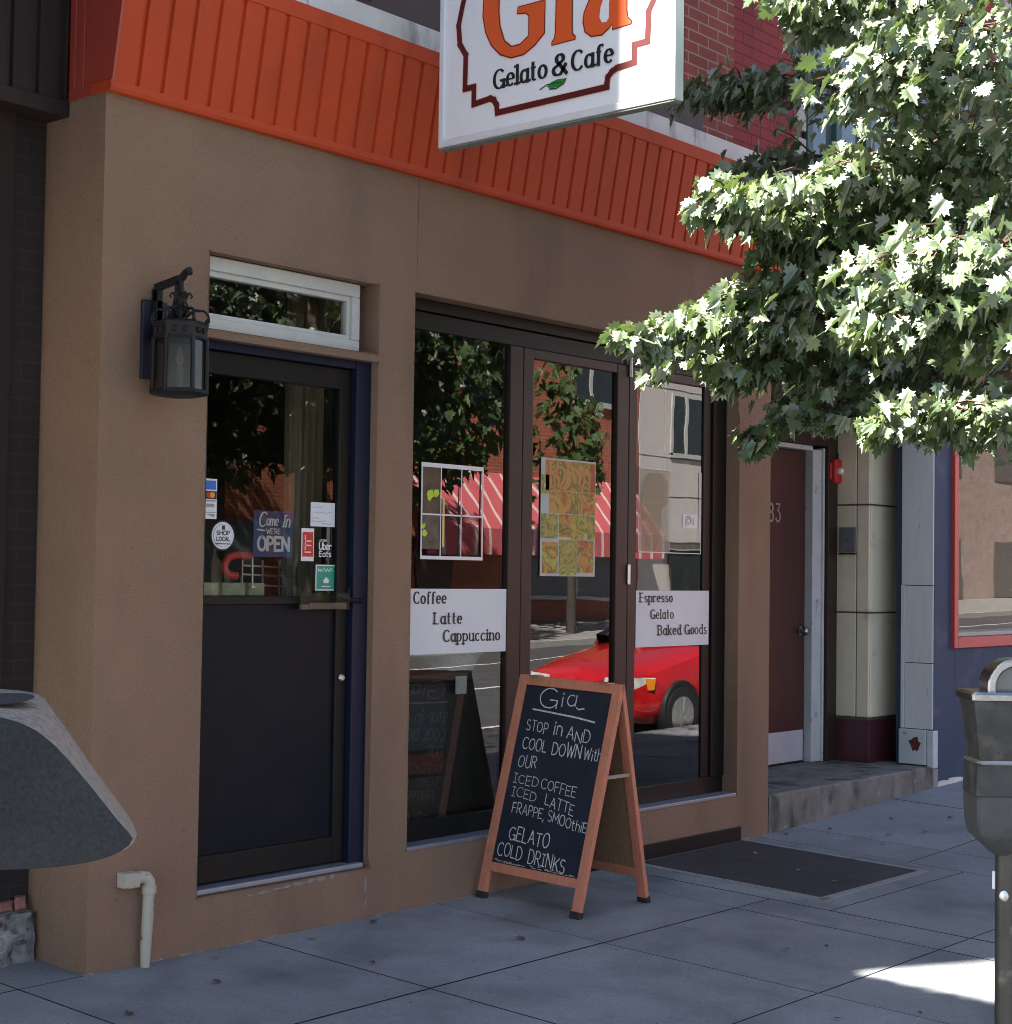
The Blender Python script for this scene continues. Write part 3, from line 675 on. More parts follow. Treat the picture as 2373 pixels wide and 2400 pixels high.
# ---- folding shop window
gY = .11
sf = MB()
sf.box(1.773, 4.61, .085, .2, 2.842, 2.898); sf.box(1.773, 4.61, .1, .2, 2.752, 2.838); sf.box(1.773, 4.61, .095, .2, .287, .383)
sf.box(1.773, 1.83, .09, .2, .384, 2.75); sf.box(4.47, 4.61, .085, .2, .384, 2.75); sf.box(4.385, 4.466, .1, .2, .384, 2.75)
shopw = sf.build('shop_window', 'frame_dark', cafe, bevel=.004)
for (a, c, mm) in ((2.585, 2.688, 'frame_brown'), (2.692, 2.775, 'frame_brown'), (3.507, 3.614, 'frame_brown'), (3.619, 3.694, 'frame_brown')):
    box('window_stile', mm, (a, c, .088, .15, .384, 2.75), shopw, .004)
hd = MB(); hd.box(2.775, 3.507, .09, .15, 2.70, 2.75); hd.box(3.694, 4.385, .09, .15, 2.70, 2.75); hd.build('window_rail', 'frame_brown', shopw, bevel=.003)
for (a, c, top) in ((1.83, 2.585, 2.75), (2.775, 3.507, 2.70), (3.694, 4.385, 2.70)):
    pane('pane', 'glass', a, c, gY, .384, top, shopw)
for zz in (2.74, 1.58):
    h = MB(); h.tube([(3.6165, .08, zz - .055), (3.6165, .08, zz + .055)], .011, 10); h.tube([(3.6165, .08, zz - .02), (3.6165, .08, zz - .016)], .0125, 10); h.tube([(3.6165, .08, zz + .016), (3.6165, .08, zz + .02)], .0125, 10)
    h.build('hinge', 'steel', shopw, smooth=40)

# ================================================================== LEFT NEIGHBOUR
nb = thing('brick_house', (-1.2, .4, 0), 'very dark brown brick building beside the stucco corner, with brown ribbed metal fascia', 'building')
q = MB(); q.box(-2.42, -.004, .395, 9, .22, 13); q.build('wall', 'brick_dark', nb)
rc = MB(); rc.box(-.30, -.165, .36, .394, .25, 3.39); rc.build('door_casing', 'dark_metal', nb, bevel=.004)
nf = MB(); pts = []
x = -2.4
while x < -.02:
    for dx, dep in ((0, 0), (.085, 0), (.092, .015), (.112, .015), (.119, 0)):
        if x + dx < -.012: pts.append((x + dx, dep))
    x += .119
n = len(pts)
nf.add([(a, .252 + d, 3.45) for a, d in pts] + [(a, .245 + d, 5.4) for a, d in pts], [(i, i + 1, i + 1 + n, i + n) for i in range(n - 1)])
nf.quad((pts[-1][0], .252, 3.45), (-.008, .252, 3.45), (-.008, .245, 5.4), (pts[-1][0], .245, 5.4))
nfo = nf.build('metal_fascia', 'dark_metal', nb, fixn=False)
b_ = MB(); b_.box(-2.42, -.004, .238, .394, 3.385, 3.45); b_.build('fascia_trim', 'dark_metal', nfo, bevel=.004)
st = MB(); bm_ = []
def rough_block(mb, x0, x1, y0, y1, z0, z1, n=7, amp=.018):
    # a split-faced stone: a box with a subdivided, displaced front
    for i in range(n):
        for jn in range(n):
            c = []
            for a, b2 in ((i, jn), (i + 1, jn), (i + 1, jn + 1), (i, jn + 1)):
                xx = x0 + (x1 - x0) * a / n; zz = z0 + (z1 - z0) * b2 / n
                e = amp * noise.noise(Vector((xx * 14, 3.1, zz * 14))) * 1.8
                if a in (0, n) or b2 in (0, n): e += .012
                c.append((xx, y0 + e, zz))
            mb.quad(*c)
    mb.quad((x0, y0 + .012, z1), (x1, y0 + .012, z1), (x1, y1, z1), (x0, y1, z1))
    mb.quad((x1, y0 + .012, z0), (x1, y1, z0), (x1, y1, z1), (x1, y0 + .012, z1))
rough_block(st, -.75, -.02, .31, .40, -.06, .205, 16)
st.build('stone_base', 'granite', nb, fixn=False)
pk = MB(); rough_block(pk, -.16, -.085, .36, .40, .206, .25, 5, .01); rough_block(pk, -.08, -.03, .355, .40, .206, .262, 5, .012); rough_block(pk, -.75, -.165, .36, .4, .206, .25, 8, .01)
pk.build('brick_course', 'pink_brick', nb, fixn=False)

# ================================================================== RIGHT: ENTRANCE No 83 WITH TILED PIER
rh = thing('row_house', (6.3, .4, .2), 'brick row house with recessed maroon street door and cream tiled pier on a concrete step', 'building')
u = MB(); u.box(5.24, 12.4, .78, 9, 2.75, 9.8); u.box(4.98, 7.9, .95, 9, .25, 2.75); u.build('wall', 'brick_b', rh)
up2 = MB(); up2.box(5.348, 12.4, .06, .78, 4.21, 9.8); up2.build('upper_wall', 'brick_b', rh)
lf = MB(); lf.box(5.0, 7.9, .03, .78, 2.86, 4.05); lf.build('lintel_wall', 'recess', rh)
gs = MB(); gs.box(5.236, 12.4, -.06, .06, 4.132, 4.205); gs.build('green_sill', 'green_trim', rh, bevel=.005)
for k, xw in enumerate((5.45, 6.9, 8.6, 10.2)):
    wv = MB(); wv.box(xw, xw + 1.05, .03, .058, 4.25, 6.1); wo = wv.build('window', 'window_grey', rh)
    wf = MB()
    for a in (xw - .07, xw + .30, xw + .70, xw + 1.05): wf.box(a, a + .07, -.01, .055, 4.212, 6.15)
    wf.box(xw - .07, xw + 1.12, -.02, .05, 6.15, 6.24); wf.build('window_frame', 'green_trim', wo)
    qn = MB()
    for z in range(9): qn.box(xw - .2, xw - .075, -.005, .058, 4.215 + z * .22, 4.215 + z * .22 + .17)
    qn.build('quoin', 'stone_grey', wo, bevel=.006)
# door, jamb, casing
dr = MB(); dr.box(5.86, 6.772, .80, .84, .245, 2.50); sdoor = dr.build('street_door', 'door_maroon', rh, bevel=.003)
box('kick_plate', 'kick', (5.90, 6.75, .796, .7995, .255, .475), sdoor, 0)
kb = MB(); kb.lathe([(.0, 0), (.032, 0), (.034, .008), (.014, .012), (.014, .03), (.030, .042), (.033, .058), (.022, .072), (.002, .076)], n=18)
kb.v = [(6.70 + a, .80 - c, 1.19 + b2) for a, b2, c in kb.v]; kb.build('door_knob', 'chrome', sdoor, smooth=50)
nm = MB(); write(nm, '83', flat_xz(.7955), 6.262, 1.975, .125, .075, .8, width=.15, gap=.35); nm.build('house_number', 'steel', sdoor, fixn=False)
jw = MB(); jw.box(6.775, 6.90, .74, .86, .24, 2.515); jw.box(5.82, 6.775, .74, .86, 2.505, 2.54); jw.box(6.90, 6.925, .725, .80, .24, 2.53)
jw.build('door_jamb', 'jamb_white', sdoor, bevel=.004)
dc = MB(); dc.box(6.93, 7.069, .70, .9, .24, 2.66); dc.box(5.2, 6.93, .70, .9, 2.545, 2.66); dc.box(5.2, 6.93, .735, .9, 2.66, 2.86)
dc.build('door_casing', 'frame_brown', rh, bevel=.005)
cl = MB(); cl.box(6.20, 6.42, .69, .70, 2.665, 2.80); cl.build('light_plate', 'tile', rh, bevel=.006)
# tiled pier
pm = MB()
zs_ = [.56, 1.327, 2.118, 2.9]
for i in range(3):
    pm.box(7.085, 7.86, .433, .735, zs_[i] + .006, zs_[i + 1] - .006)
    pm.box(7.066, 7.0845, .439, .538, zs_[i] + .006, zs_[i + 1] - .006); pm.box(7.066, 7.0845, .545, .733, zs_[i] + .006, zs_[i + 1] - .006)
pier = pm.build('tiled_pier', 'tile', rh, bevel=.006)
gm = MB(); gm.box(7.072, 7.85, .445, .74, .24, 2.9); gm.build('grout', 'grout', pier)
mb_ = MB(); mb_.box(7.060, 7.86, .428, .742, .236, .545); mb_.build('maroon_base', 'maroon', pier, bevel=.004)

# concrete step
sp = MB(); N = 24
for i in range(N):
    xa, xb = 4.985 + (7.30 - 4.985) * i / N, 4.985 + (7.30 - 4.985) * (i + 1) / N
    def ed_(x): return .006 * noise.noise(Vector((x * 6, 0, 0))) + .004 * noise.noise(Vector((x * 25, 5, 0)))
    za, zb = .237, .237
    ya, yb = .0 + ed_(xa), ed_(xb)
    sp.quad((xa, ya, -.1), (xb, yb, -.1), (xb, yb, za - .012), (xa, ya, za - .012))
    sp.quad((xa, ya, za - .012), (xb, yb, zb - .012), (xb, yb + .014, zb), (xa, ya + .014, za))
    sp.quad((xa, ya + .014, za), (xb, yb + .014, zb), (xb, 1.0, zb), (xa, 1.0, za))
sp.quad((7.30, 0, -.1), (7.30, 1, -.1), (7.30, 1, .237), (7.30, 0, .225))
tag(sp.build('doorstep', 'step', fixn=False), 'long worn grey concrete doorstep slab with chipped front edge', 'step')

# navy shop on the far right
ns = thing('shop_building', (9.5, 0, .1), 'navy blue painted shop front with red framed window and pale blue side boards', 'building')
nv = MB()
nv.box(7.222, 7.55, 0, .3, .1, 3.2); nv.box(7.55, 12.4, 0, .3, .1, 1.15); nv.box(7.55, 12.4, 0, .3, 2.95, 3.2); nv.box(11.0, 12.4, 0, .3, 1.15, 2.95)
nv.build('wall', 'navy', ns, bevel=.004)
foot = MB()
for i in range(40): foot.box(7.25 + i * .05, 7.30 + i * .05, -.006 - .008 * random.random(), .02, gz(7.27 + i * .05, 0) - .02, gz(7.27 + i * .05, 0) + .018 + .016 * random.random())
foot.build('footing', 'coping', ns)
bf = MB(); bf.box(7.49, 7.556, -.03, .05, 1.075, 3.02); bf.box(10.95, 11.03, -.03, .05, 1.075, 3.02); bf.box(7.556, 10.95, -.03, .05, 1.075, 1.155); bf.box(7.556, 10.95, -.03, .05, 2.94, 3.02)
sw = bf.build('window_frame', 'red_frame', ns, bevel=.004)
pane('pane', 'glass_shop', 7.556, 10.95, .02, 1.155, 2.94, sw)
ins = MB()
ins.quad((7.54, 3.5, .3), (12.3, 3.5, .3), (12.3, 3.5, 3.1), (7.54, 3.5, 3.1)); ins.quad((7.54, .31, .3), (7.54, 3.5, .3), (7.54, 3.5, 3.1), (7.54, .31, 3.1)); ins.quad((12.3, .31, .3), (12.3, .31, 3.1), (12.3, 3.5, 3.1), (12.3, 3.5, .3))
ins.quad((7.54, .31, 3.1), (7.54, 3.5, 3.1), (12.3, 3.5, 3.1), (12.3, .31, 3.1)); ins.quad((7.54, .31, .3), (12.3, .31, .3), (12.3, 3.5, .3), (7.54, 3.5, .3))
ins.build('interior_room', 'peach', ns, fixn=False)
ub = MB(); ub.box(7.6, 12.4, .3, 9, 3.2, 4.12); ub.build('upper_band', 'navy', ns)
wsb = MB(); wsb.box(7.7, 10.9, .05, .32, 1.158, 1.185); wsb.build('window_ledge', 'white_frame', ns)
# pale blue boards: the side return of the shop, facing the step
pb = MB(); pb.box(7.206, 7.2215, .002, .25, 1.535, 3.2); pb.box(7.200, 7.2215, .225, .252, .50, 1.533); pb.box(7.208, 7.2215, .004, .223, .975, 1.530); pb.box(7.208, 7.2215, .004, .223, .50, .970)
bo = pb.build('side_board', 'pale_blue', ns, bevel=.003)
lb = MB(); lb.box(7.18, 7.2215, .045, .255, .245, .495); lbo = lb.build('base_board', 'board_white', ns, bevel=.004)
lb2 = MB(); lb2.box(7.19, 7.265, -.012, .040, .225, .492); lb2.build('base_board', 'board_white', ns, bevel=.004)
hl = MB(); poly = [(.130 + .042 * r_ * math.cos(a), .385 + .055 * r_ * math.sin(a)) for a, r_ in [(R(i * 24), random.uniform(.6, 1.3)) for i in range(15)]]
hl.prism(poly, lambda a, b, d: (d, a, b), 7.1775, 7.1795); hl.build('rust_hole', 'rust', lbo)
stn = MB(); stn.box(7.20, 7.27, -.014, .24, .05, .222); stn.build('corner_stone', 'concrete', ns, bevel=.01)

# ================================================================== PROJECTING SIGN
SX = 1.391
sg = thing('projecting_sign', (SX, -1.1, 3.43), 'white double sided hanging cafe sign with orange and black lettering, projecting over the pavement', 'sign')
box('sign_panel', 'sign_white', (SX + .004, SX + .046, -1.745, -.505, 3.437, 5.0), sg, .004)
t_ = MB()
t_.box(SX - .006, SX + .054, -.525, -.497, 3.43, 5.01); t_.box(SX - .006, SX + .054, -1.752, -1.722, 3.43, 5.01); t_.box(SX - .0055, SX + .0535, -1.722, -.525, 3.4305, 3.462); t_.box(SX - .0055, SX + .0535, -1.722, -.525, 4.98, 5.0095)
t_.build('sign_trim', 'sign_trim', sg, bevel=.004)
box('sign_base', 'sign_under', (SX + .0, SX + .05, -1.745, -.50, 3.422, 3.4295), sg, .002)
for z_ in (4.2, 4.8): box('sign_bracket', 'dark_metal', (SX + .01, SX + .04, -.5, .4, z_, z_ + .05), sg)
def sp_(h): return lambda a, b, d: (SX + .0035 - h - d, -a, b)
# ornamental border (mirrored about the centre line, completed upwards)
bl = [(.64, 4.9), (.66, 4.62), (.655, 4.40), (.63, 4.25), (.655, 4.13), (.625, 4.04), (.603, 3.955), (.612, 3.87), (.648, 3.815), (.645, 3.668), (.697, 3.668), (.697, 3.592)]
bl += [(.79, 3.60), (.812, 3.59), (.828, 3.565), (.832, 3.532)]
brr = [(.832, 3.532), (1.415, 3.537)] + [(1.415, 3.55), (1.42, 3.577), (1.44, 3.596), (1.465, 3.605), (1.55, 3.612), (1.55, 3.682), (1.613, 3.684), (1.618, 3.805), (1.65, 3.86), (1.645, 3.95), (1.61, 4.04), (1.585, 4.13), (1.61, 4.25), (1.588, 4.4), (1.583, 4.62), (1.60, 4.9)]
def strokes_sharp(mb, pts, fn, w, k0):
    for i in range(len(pts) - 1):
        d = Vector((pts[i + 1][0] - pts[i][0], pts[i + 1][1] - pts[i][1])).normalized() * w * .85
        a = (pts[i][0] - d.x, pts[i][1] - d.y); b = (pts[i + 1][0] + d.x, pts[i + 1][1] + d.y)
        mb_pen = [a, b]; P = [Vector(p) for p in mb_pen]; nrm = Vector((-d.y, d.x)).normalized() * w
        z = k0 + .00012 * (i % 9)
        mb.quad(fn(P[0].x + nrm.x, P[0].y + nrm.y, z), fn(P[0].x - nrm.x, P[0].y - nrm.y, z), fn(P[1].x - nrm.x, P[1].y - nrm.y, z), fn(P[1].x + nrm.x, P[1].y + nrm.y, z))
bo1 = MB(); strokes_sharp(bo1, bl + brr[1:], sp_(0), .018, .0004)
bor = bo1.build('border_halo', 'ink_pink', sg, fixn=False)
bo2 = MB(); strokes_sharp(bo2, bl + brr[1:], sp_(.0016), .0135, .0004); bo2.build('border', 'ink_maroon', sg, fixn=False)
LG = [[(.775, 4.20), (.752, 4.10), (.749, 4.035), (.745, 3.966), (.762, 3.893), (.794, 3.832), (.845, 3.782), (.905, 3.757), (.974, 3.758), (1.032, 3.785), (1.083, 3.825), (1.085, 3.962), (.941, 3.962), (.937, 3.938), (.985, 3.932), (1.002, 3.915), (1.002, 3.829), (.954, 3.80), (.905, 3.80), (.864, 3.833), (.838, 3.90), (.83, 3.964), (.831, 4.03), (.842, 4.10), (.868, 4.165), (.91, 4.20), (.96, 4.195), (1.01, 4.15), (1.035, 4.10), (1.065, 4.10), (1.06, 4.225), (1.03, 4.225), (1.01, 4.215), (.95, 4.235), (.88, 4.24), (.82, 4.235)],
      [(1.149, 3.955), (1.147, 3.82), (1.142, 3.79), (1.128, 3.775), (1.128, 3.766), (1.246, 3.767), (1.246, 3.776), (1.231, 3.79), (1.229, 3.82), (1.229, 4.07), (1.13, 4.06), (1.13, 4.045), (1.15, 4.035)],
      [(1.15 + .05 * math.cos(R(i * 30)) + .04, 4.17 + .048 * math.sin(R(i * 30))) for i in range(12)],
      [(1.318, 3.905), (1.296, 3.865), (1.291, 3.829), (1.301, 3.787), (1.333, 3.762), (1.385, 3.758), (1.42, 3.778), (1.437, 3.793), (1.441, 3.768), (1.531, 3.772), (1.531, 3.782), (1.513, 3.798), (1.507, 3.83), (1.507, 3.98), (1.49, 4.035), (1.45, 4.065), (1.39, 4.07), (1.335, 4.055), (1.31, 4.03), (1.315, 3.995), (1.345, 3.985), (1.365, 4.0), (1.375, 4.03), (1.405, 4.035), (1.42, 4.01), (1.422, 3.965), (1.37, 3.945)]]
# the bowl of the a is white, laid over it
AH = [(1.422, 3.925), (1.395, 3.905), (1.378, 3.87), (1.373, 3.829), (1.385, 3.806), (1.408, 3.803), (1.421, 3.818)]
def inset(poly, e):
    n = len(poly); out = []
    ar = sum(poly[i][0] * poly[(i + 1) % n][1] - poly[(i + 1) % n][0] * poly[i][1] for i in range(n))
    sgn = 1 if ar > 0 else -1
    for i in range(n):
        a, b, c = Vector(poly[i - 1]), Vector(poly[i]), Vector(poly[(i + 1) % n])
        d = ((b - a).normalized() + (c - b).normalized())
        if d.length < 1e-6: d = (c - b)
        d.normalize(); nn = Vector((d.y, -d.x)) * sgn
        out.append((b.x + nn.x * e, b.y + nn.y * e))
    return out
for nme, ofs, h, mm in (('letter_halo', .011, .0006, 'ink_pink'), ('letter_outline', .006, .0012, 'ink_maroon'), ('big_lettering', 0, .0018, 'ink_orange')):
    lm = MB()
    for poly in LG: lm.add([sp_(h)(a, b, 0) for a, b in inset(poly, ofs)], [tuple(range(len(poly)))])
    lm.build(nme, mm, sg, fixn=False)
lm = MB(); lm.add([sp_(.0026)(a, b, 0) for a, b in AH], [tuple(range(len(AH)))]); lm.build('letter_counter', 'sign_white', sg, fixn=False)
sm = MB()
write(sm, 'Gelato', sp_(.0008), .812, 3.636, .080, .105, .42, serif=True, gap=.24, width=.286)
write(sm, '&', sp_(.0008), 1.135, 3.633, .084, .12, .45, width=.072)
write(sm, 'Cafe', sp_(.0008), 1.236, 3.635, .080, .105, .42, serif=True, gap=.24, width=.205)
sm.build('small_lettering', 'ink_black', sg, fixn=False)
lfm = MB(); lfm.add([sp_(.0008)(a, b, 0) for a, b in [(1.10, 3.594), (1.125, 3.610), (1.16, 3.617), (1.205, 3.612), (1.19, 3.596), (1.165, 3.585), (1.13, 3.583)]], [tuple(range(7))]); lfm.build('leaf_mark', 'ink_green', sg, fixn=False)
lfm = MB(); pen(lfm, [(1.065, 3.589), (1.10, 3.603), (1.15, 3.603), (1.175, 3.600)], sp_(.0014), .0028); pen(lfm, [(1.115, 3.583), (1.15, 3.578), (1.19, 3.592), (1.203, 3.611)], sp_(.0014), .003); lfm.build('leaf_mark', 'ink_dgreen', sg, fixn=False)

# ================================================================== WALL LANTERN
lx, ly = .252, -.175
ln = thing('wall_lantern', (.25, 0, 2.5), 'dark iron scrolled wall lantern left of the cafe door', 'lantern')
bp_ = MB(); bp_.box(.187, .31, -.018, -.001, 2.332, 2.652); bp_.build('back_plate', 'lantern_plate', ln, bevel=.005)
a_ = MB(); a_.obox((.25, -.02, 2.60), (.25, -.045, 2.60), .03, .10); a_.obox((.25, -.02, 2.70), (.25, -.03, 2.50), .024, .03)
a_.obox((.25, -.02, 2.705), (.25, -.165, 2.725), .026, .026); a_.box(.238, .262, -.045, -.02, 2.48, 2.715)
cv = [(.25, -.045 - .11 * math.sin(R(t)), 2.53 + .175 * (1 - math.cos(R(t)))) for t in range(0, 91, 10)]
a_.tube(cv, .012, 8)
a_.tube([(.25, -.15, 2.725), (.25, -.185, 2.73), (.25, -.205, 2.748), (.25, -.225, 2.752), (.25, -.232, 2.738)], [.013, .016, .014, .017, .010], 8)
a_.tube([(.25, -.178, 2.72), (lx, ly, 2.57)], [.010, .013], 8)
a_.build('bracket', 'lantern', ln, smooth=40)
sc = MB()
for k in range(6):
    t = R(60 * k + 20); dx, dy = math.cos(t), math.sin(t)
    def sp2(rr, zz): return (lx + dx * rr, ly + dy * rr, zz)
    sc.tube([sp2(.012, 2.665), sp2(.035, 2.668), sp2(.045, 2.655), sp2(.036, 2.648)], .0045, 6)
    sc.tube([sp2(.03, 2.665), sp2(.016, 2.64), sp2(.028, 2.612), sp2(.06, 2.602), sp2(.085, 2.60)], .005, 6)
    sc.tube([sp2(.02, 2.57), sp2(.05, 2.598), sp2(.09, 2.60), sp2(.108, 2.582), sp2(.112, 2.556), sp2(.098, 2.545), sp2(.10, 2.557), sp2(.108, 2.568)], .0055, 6)
sc.lathe([(.0, 2.55), (.03, 2.55), (.02, 2.58), (.03, 2.60), (.014, 2.62), (.022, 2.64), (.01, 2.665), (.002, 2.67)], (lx, ly, 0), 12)
sc.build('scrollwork', 'lantern', ln, smooth=50)
bd_ = MB(); ang = R(20)
bd_.lathe([(.095, 2.555), (.095, 2.555), (.114, 2.545), (.108, 2.535), (.106, 2.492), (.110, 2.486), (.106, 2.48), (.095, 2.48)], (lx, ly, 0), 6, ang=ang)
bd_.lathe([(.100, 2.285), (.112, 2.283), (.118, 2.270), (.110, 2.262), (.10, 2.258), (.03, 2.250), (.0, 2.250)], (lx, ly, 0), 6, ang=ang)
for k in range(6):
    t = R(60 * k) + ang; bd_.tube([(lx + .106 * math.cos(t), ly + .106 * math.sin(t), 2.275), (lx + .103 * math.cos(t), ly + .103 * math.sin(t), 2.49)], .009, 6)
    for q_ in (.3, .7):
        t2 = R(60 * k + 60 * q_) + ang; rr = .108 * math.cos(R(30)) / math.cos(R(60 * q_ - 30)); bd_.lathe([(.002, -.013), (.010, -.006), (.010, .006), (.002, .013)], (lx + rr * math.cos(t2), ly + rr * math.sin(t2), 2.515), 6)
bd_.build('cage', 'lantern', ln, smooth=30)
gm_ = MB()
for k in range(6):
    t, t2 = R(60 * k) + ang, R(60 * k + 60) + ang
    gm_.quad((lx + .100 * math.cos(t), ly + .100 * math.sin(t), 2.28), (lx + .100 * math.cos(t2), ly + .100 * math.sin(t2), 2.28), (lx + .098 * math.cos(t2), ly + .098 * math.sin(t2), 2.49), (lx + .098 * math.cos(t), ly + .098 * math.sin(t), 2.49))
gm_.build('lantern_glass', 'glass_lamp', ln)
cn = MB(); cn.lathe([(.016, 2.262), (.016, 2.37), (.01, 2.38), (.018, 2.40), (.012, 2.44), (.002, 2.46)], (lx, ly, 0), 10); cn.build('candle_tube', 'white_frame', ln, smooth=40)

# ================================================================== VENT PIPE AT THE CORNER
vp = MB()
vp.box(.135, .205, -.06, -.001, .32, .378)
vp.tube([(.20, -.035, .352), (.225, -.037, .354), (.247, -.04, .349), (.258, -.042, .333), (.260, -.043, .315)], .026, 14)
vp.tube([(.260, -.043, .318), (.2605, -.043, .285)], .029, 14)
vp.tube([(.260, -.043, .292), (.257, -.043, .20), (.25, -.043, .08), (.248, -.043, -.01)], [.0235, .0235, .022, .018], 14)
tag(vp.build('drain_pipe', 'pvc', bevel=.002, smooth=40), 'short cream painted pipe elbow at the foot of the stucco corner', 'pipe')

# ================================================================== A-FRAME CHALKBOARD
ABX, ABY = 2.525, -.345
ab = thing('sandwich_board', (ABX, ABY, gz(ABX, ABY)), 'wooden a-frame chalkboard listing iced coffee and gelato, standing by the shop window', 'sign', rot=(.0326, 0, 0))
HW = .317; TOPZ = 1.075; FX = .285
tilt = math.atan2(FX - .012, TOPZ); Ls = math.hypot(FX - .012, TOPZ)
def face(sgn):
    """board plane: a across (0 = wall side), b up the slope, d outwards from the board"""
    ct, st_ = math.cos(tilt), math.sin(tilt)
    def fn(a, b, d):
        x_ = FX - b * st_ + d * ct; z_ = b * ct + d * st_
        return (-sgn * x_ if sgn > 0 else x_, HW - a, z_)
    return fn
for sgn, nm_ in ((1, 'front_leaf'), (-1, 'rear_leaf')):
    fn = face(sgn)
    def bar(mb, a0, a1, b0, b1, d0, d1):
        c = [(a0, b0), (a1, b0), (a1, b1), (a0, b1)]; mb.prism(c, fn, d0, d1)
    fm_ = MB(); T0 = .0; T1 = -.028
    bar(fm_, 0, .05, .03, Ls, T0, T1); bar(fm_, 2 * HW - .05, 2 * HW, .03, Ls, T0, T1)
    bar(fm_, .05, 2 * HW - .05, Ls - .048, Ls - .001, T0 - .0005, T1); bar(fm_, .05, 2 * HW - .05, .135, .18, T0 - .0005, T1)
    leaf_ = fm_.build(nm_, 'wood' if sgn > 0 else ['wood', 'wood_bare'][0], ab, bevel=.003)
    bd2 = MB(); bar(bd2, .048, 2 * HW - .048, .178, Ls - .046, -.010, -.020); board = bd2.build('blackboard' if sgn > 0 else 'back_board', 'slate' if sgn > 0 else 'wood_bare', leaf_)
    for fa in (-.004, 2 * HW - .054):
        ft = MB(); bar(ft, fa, fa + .058, -.002, .033, .004, -.032); ft.build('rubber_foot', 'rubber', leaf_, bevel=.004)
    if sgn > 0:
        ch = MB(); P = lambda a, b, d: fn(a, b, -.0095 + d)
        k = 1.0
        def line(txt, x0, y0, x1, y1, cap, w_=.044, jit=.09, gap=.2, mb=None, squash=1.0):
            wd = x1 - x0; write(mb or ch, txt, P, x0 - .011, y0, cap * .9, w_, 1.0, gap=gap, width=wd, slope=(y1 - y0) / wd, jit=jit, squash=squash)
        line('G', .163, .955, .275, .955, .108, .034); line('i', .295, .965, .315, .968, .075, .045); line('a', .335, .975, .39, .975, .085, .04)
        pen(ch, [(.385, .975), (.40, .968), (.43, .975)], P, .0036)
        pen(ch, [(.118, .944), (.25, .937), (.40, .928), (.508, .916)], P, .0042)
        line('STOP', .113, .842, .245, .832, .058); line('in', .285, .832, .335, .826, .075); line('AND', .37, .822, .51, .808, .062)
        line('COOL', .11, .745, .262, .742, .064); line('DOWN', .30, .742, .475, .735, .070); line('With', .495, .735, .60, .735, .062)
        line('OUR', .108, .655, .217, .660, .062)
        line('ICED', .095, .574, .252, .567, .048); line('COFFEE', .272, .565, .49, .552, .052)
        line('ICED', .102, .510, .258, .500, .048); line('LATTE', .315, .495, .495, .462, .054)
        line('FRAPPE,', .124, .432, .328, .420, .056); line('SMOOthiE', .352, .418, .59, .392, .054)
        line('GELATO', .136, .304, .387, .292, .074)
        line('COLD', .085, .222, .238, .212, .066); line('DRINKS', .282, .212, .505, .192, .068)
        ch.build('chalk_lettering', 'chalk', board, fixn=False)
        sm_ = MB()
        for i in range(60):
            a = random.uniform(.06, .56); b = .184 + random.random() ** 2 * .012; sm_.quad(*[P(a + dx, b + dy, .0001 * (i % 7)) for dx, dy in ((0, 0), (.02, .001), (.018, .004), (.001, .0035))])
        sm_.build('chalk_dust', 'wood_end', board, fixn=False)['kind'] = 'stuff'
for a in (.02, 2 * HW - .02):
    p0 = face(1)(a, .66, -.014); p1 = face(-1)(a, .66, -.014); MB().obox(p0, p1, .012, .016).build('stay', 'wood_end', ab)
for a in (.10, 2 * HW - .10):
    q0 = face(1)(a, Ls, -.01); MB().box(-.03, .03, q0[1] - .025, q0[1] + .025, q0[2] + .0005, q0[2] + .004).build('hinge', 'steel', ab)

# ================================================================== CELLAR HATCH
hc = thing('cellar_hatch', (4.1, -.6, -.02), 'dark steel cellar hatch set flush in the pavement', 'hatch')
hf = MB()
def gq(mb, x0, x1, y0, y1, dz, th=.02):
    c = [(x0, y0), (x1, y0), (x1, y1), (x0, y1)]
    mb.add([(a, b, gz(0, b) + dz) for a, b in c] + [(a, b, gz(0, b) + dz - th) for a, b in c], [(0, 1, 2, 3), (0, 4, 5, 1), (1, 5, 6, 2), (2, 6, 7, 3), (3, 7, 4, 0)])
gq(hf, 3.58, 4.105, -1.165, -.045, .0075); gq(hf, 4.112, 4.635, -1.165, -.045, .0075)
hf.build('hatch_leaf', 'hatch', hc)
hr = MB(); gq(hr, 3.53, 3.576, -1.21, -.03, .006); gq(hr, 4.639, 4.685, -1.21, -.03, .006); gq(hr, 3.576, 4.639, -1.21, -1.169, .0055)
hr.build('hatch_rim', 'concrete', hc)

# ================================================================== DOOR STICKERS AND NOTICES
def card(name, m, x0, x1, z0, z1, y, label, cat, th=.0015, group=None, par=False):
    o = MB().box(x0, x1, y - th, y, z0, z1).build(name, m)
    return tag(o, label, cat, group)
yg = dY + .019
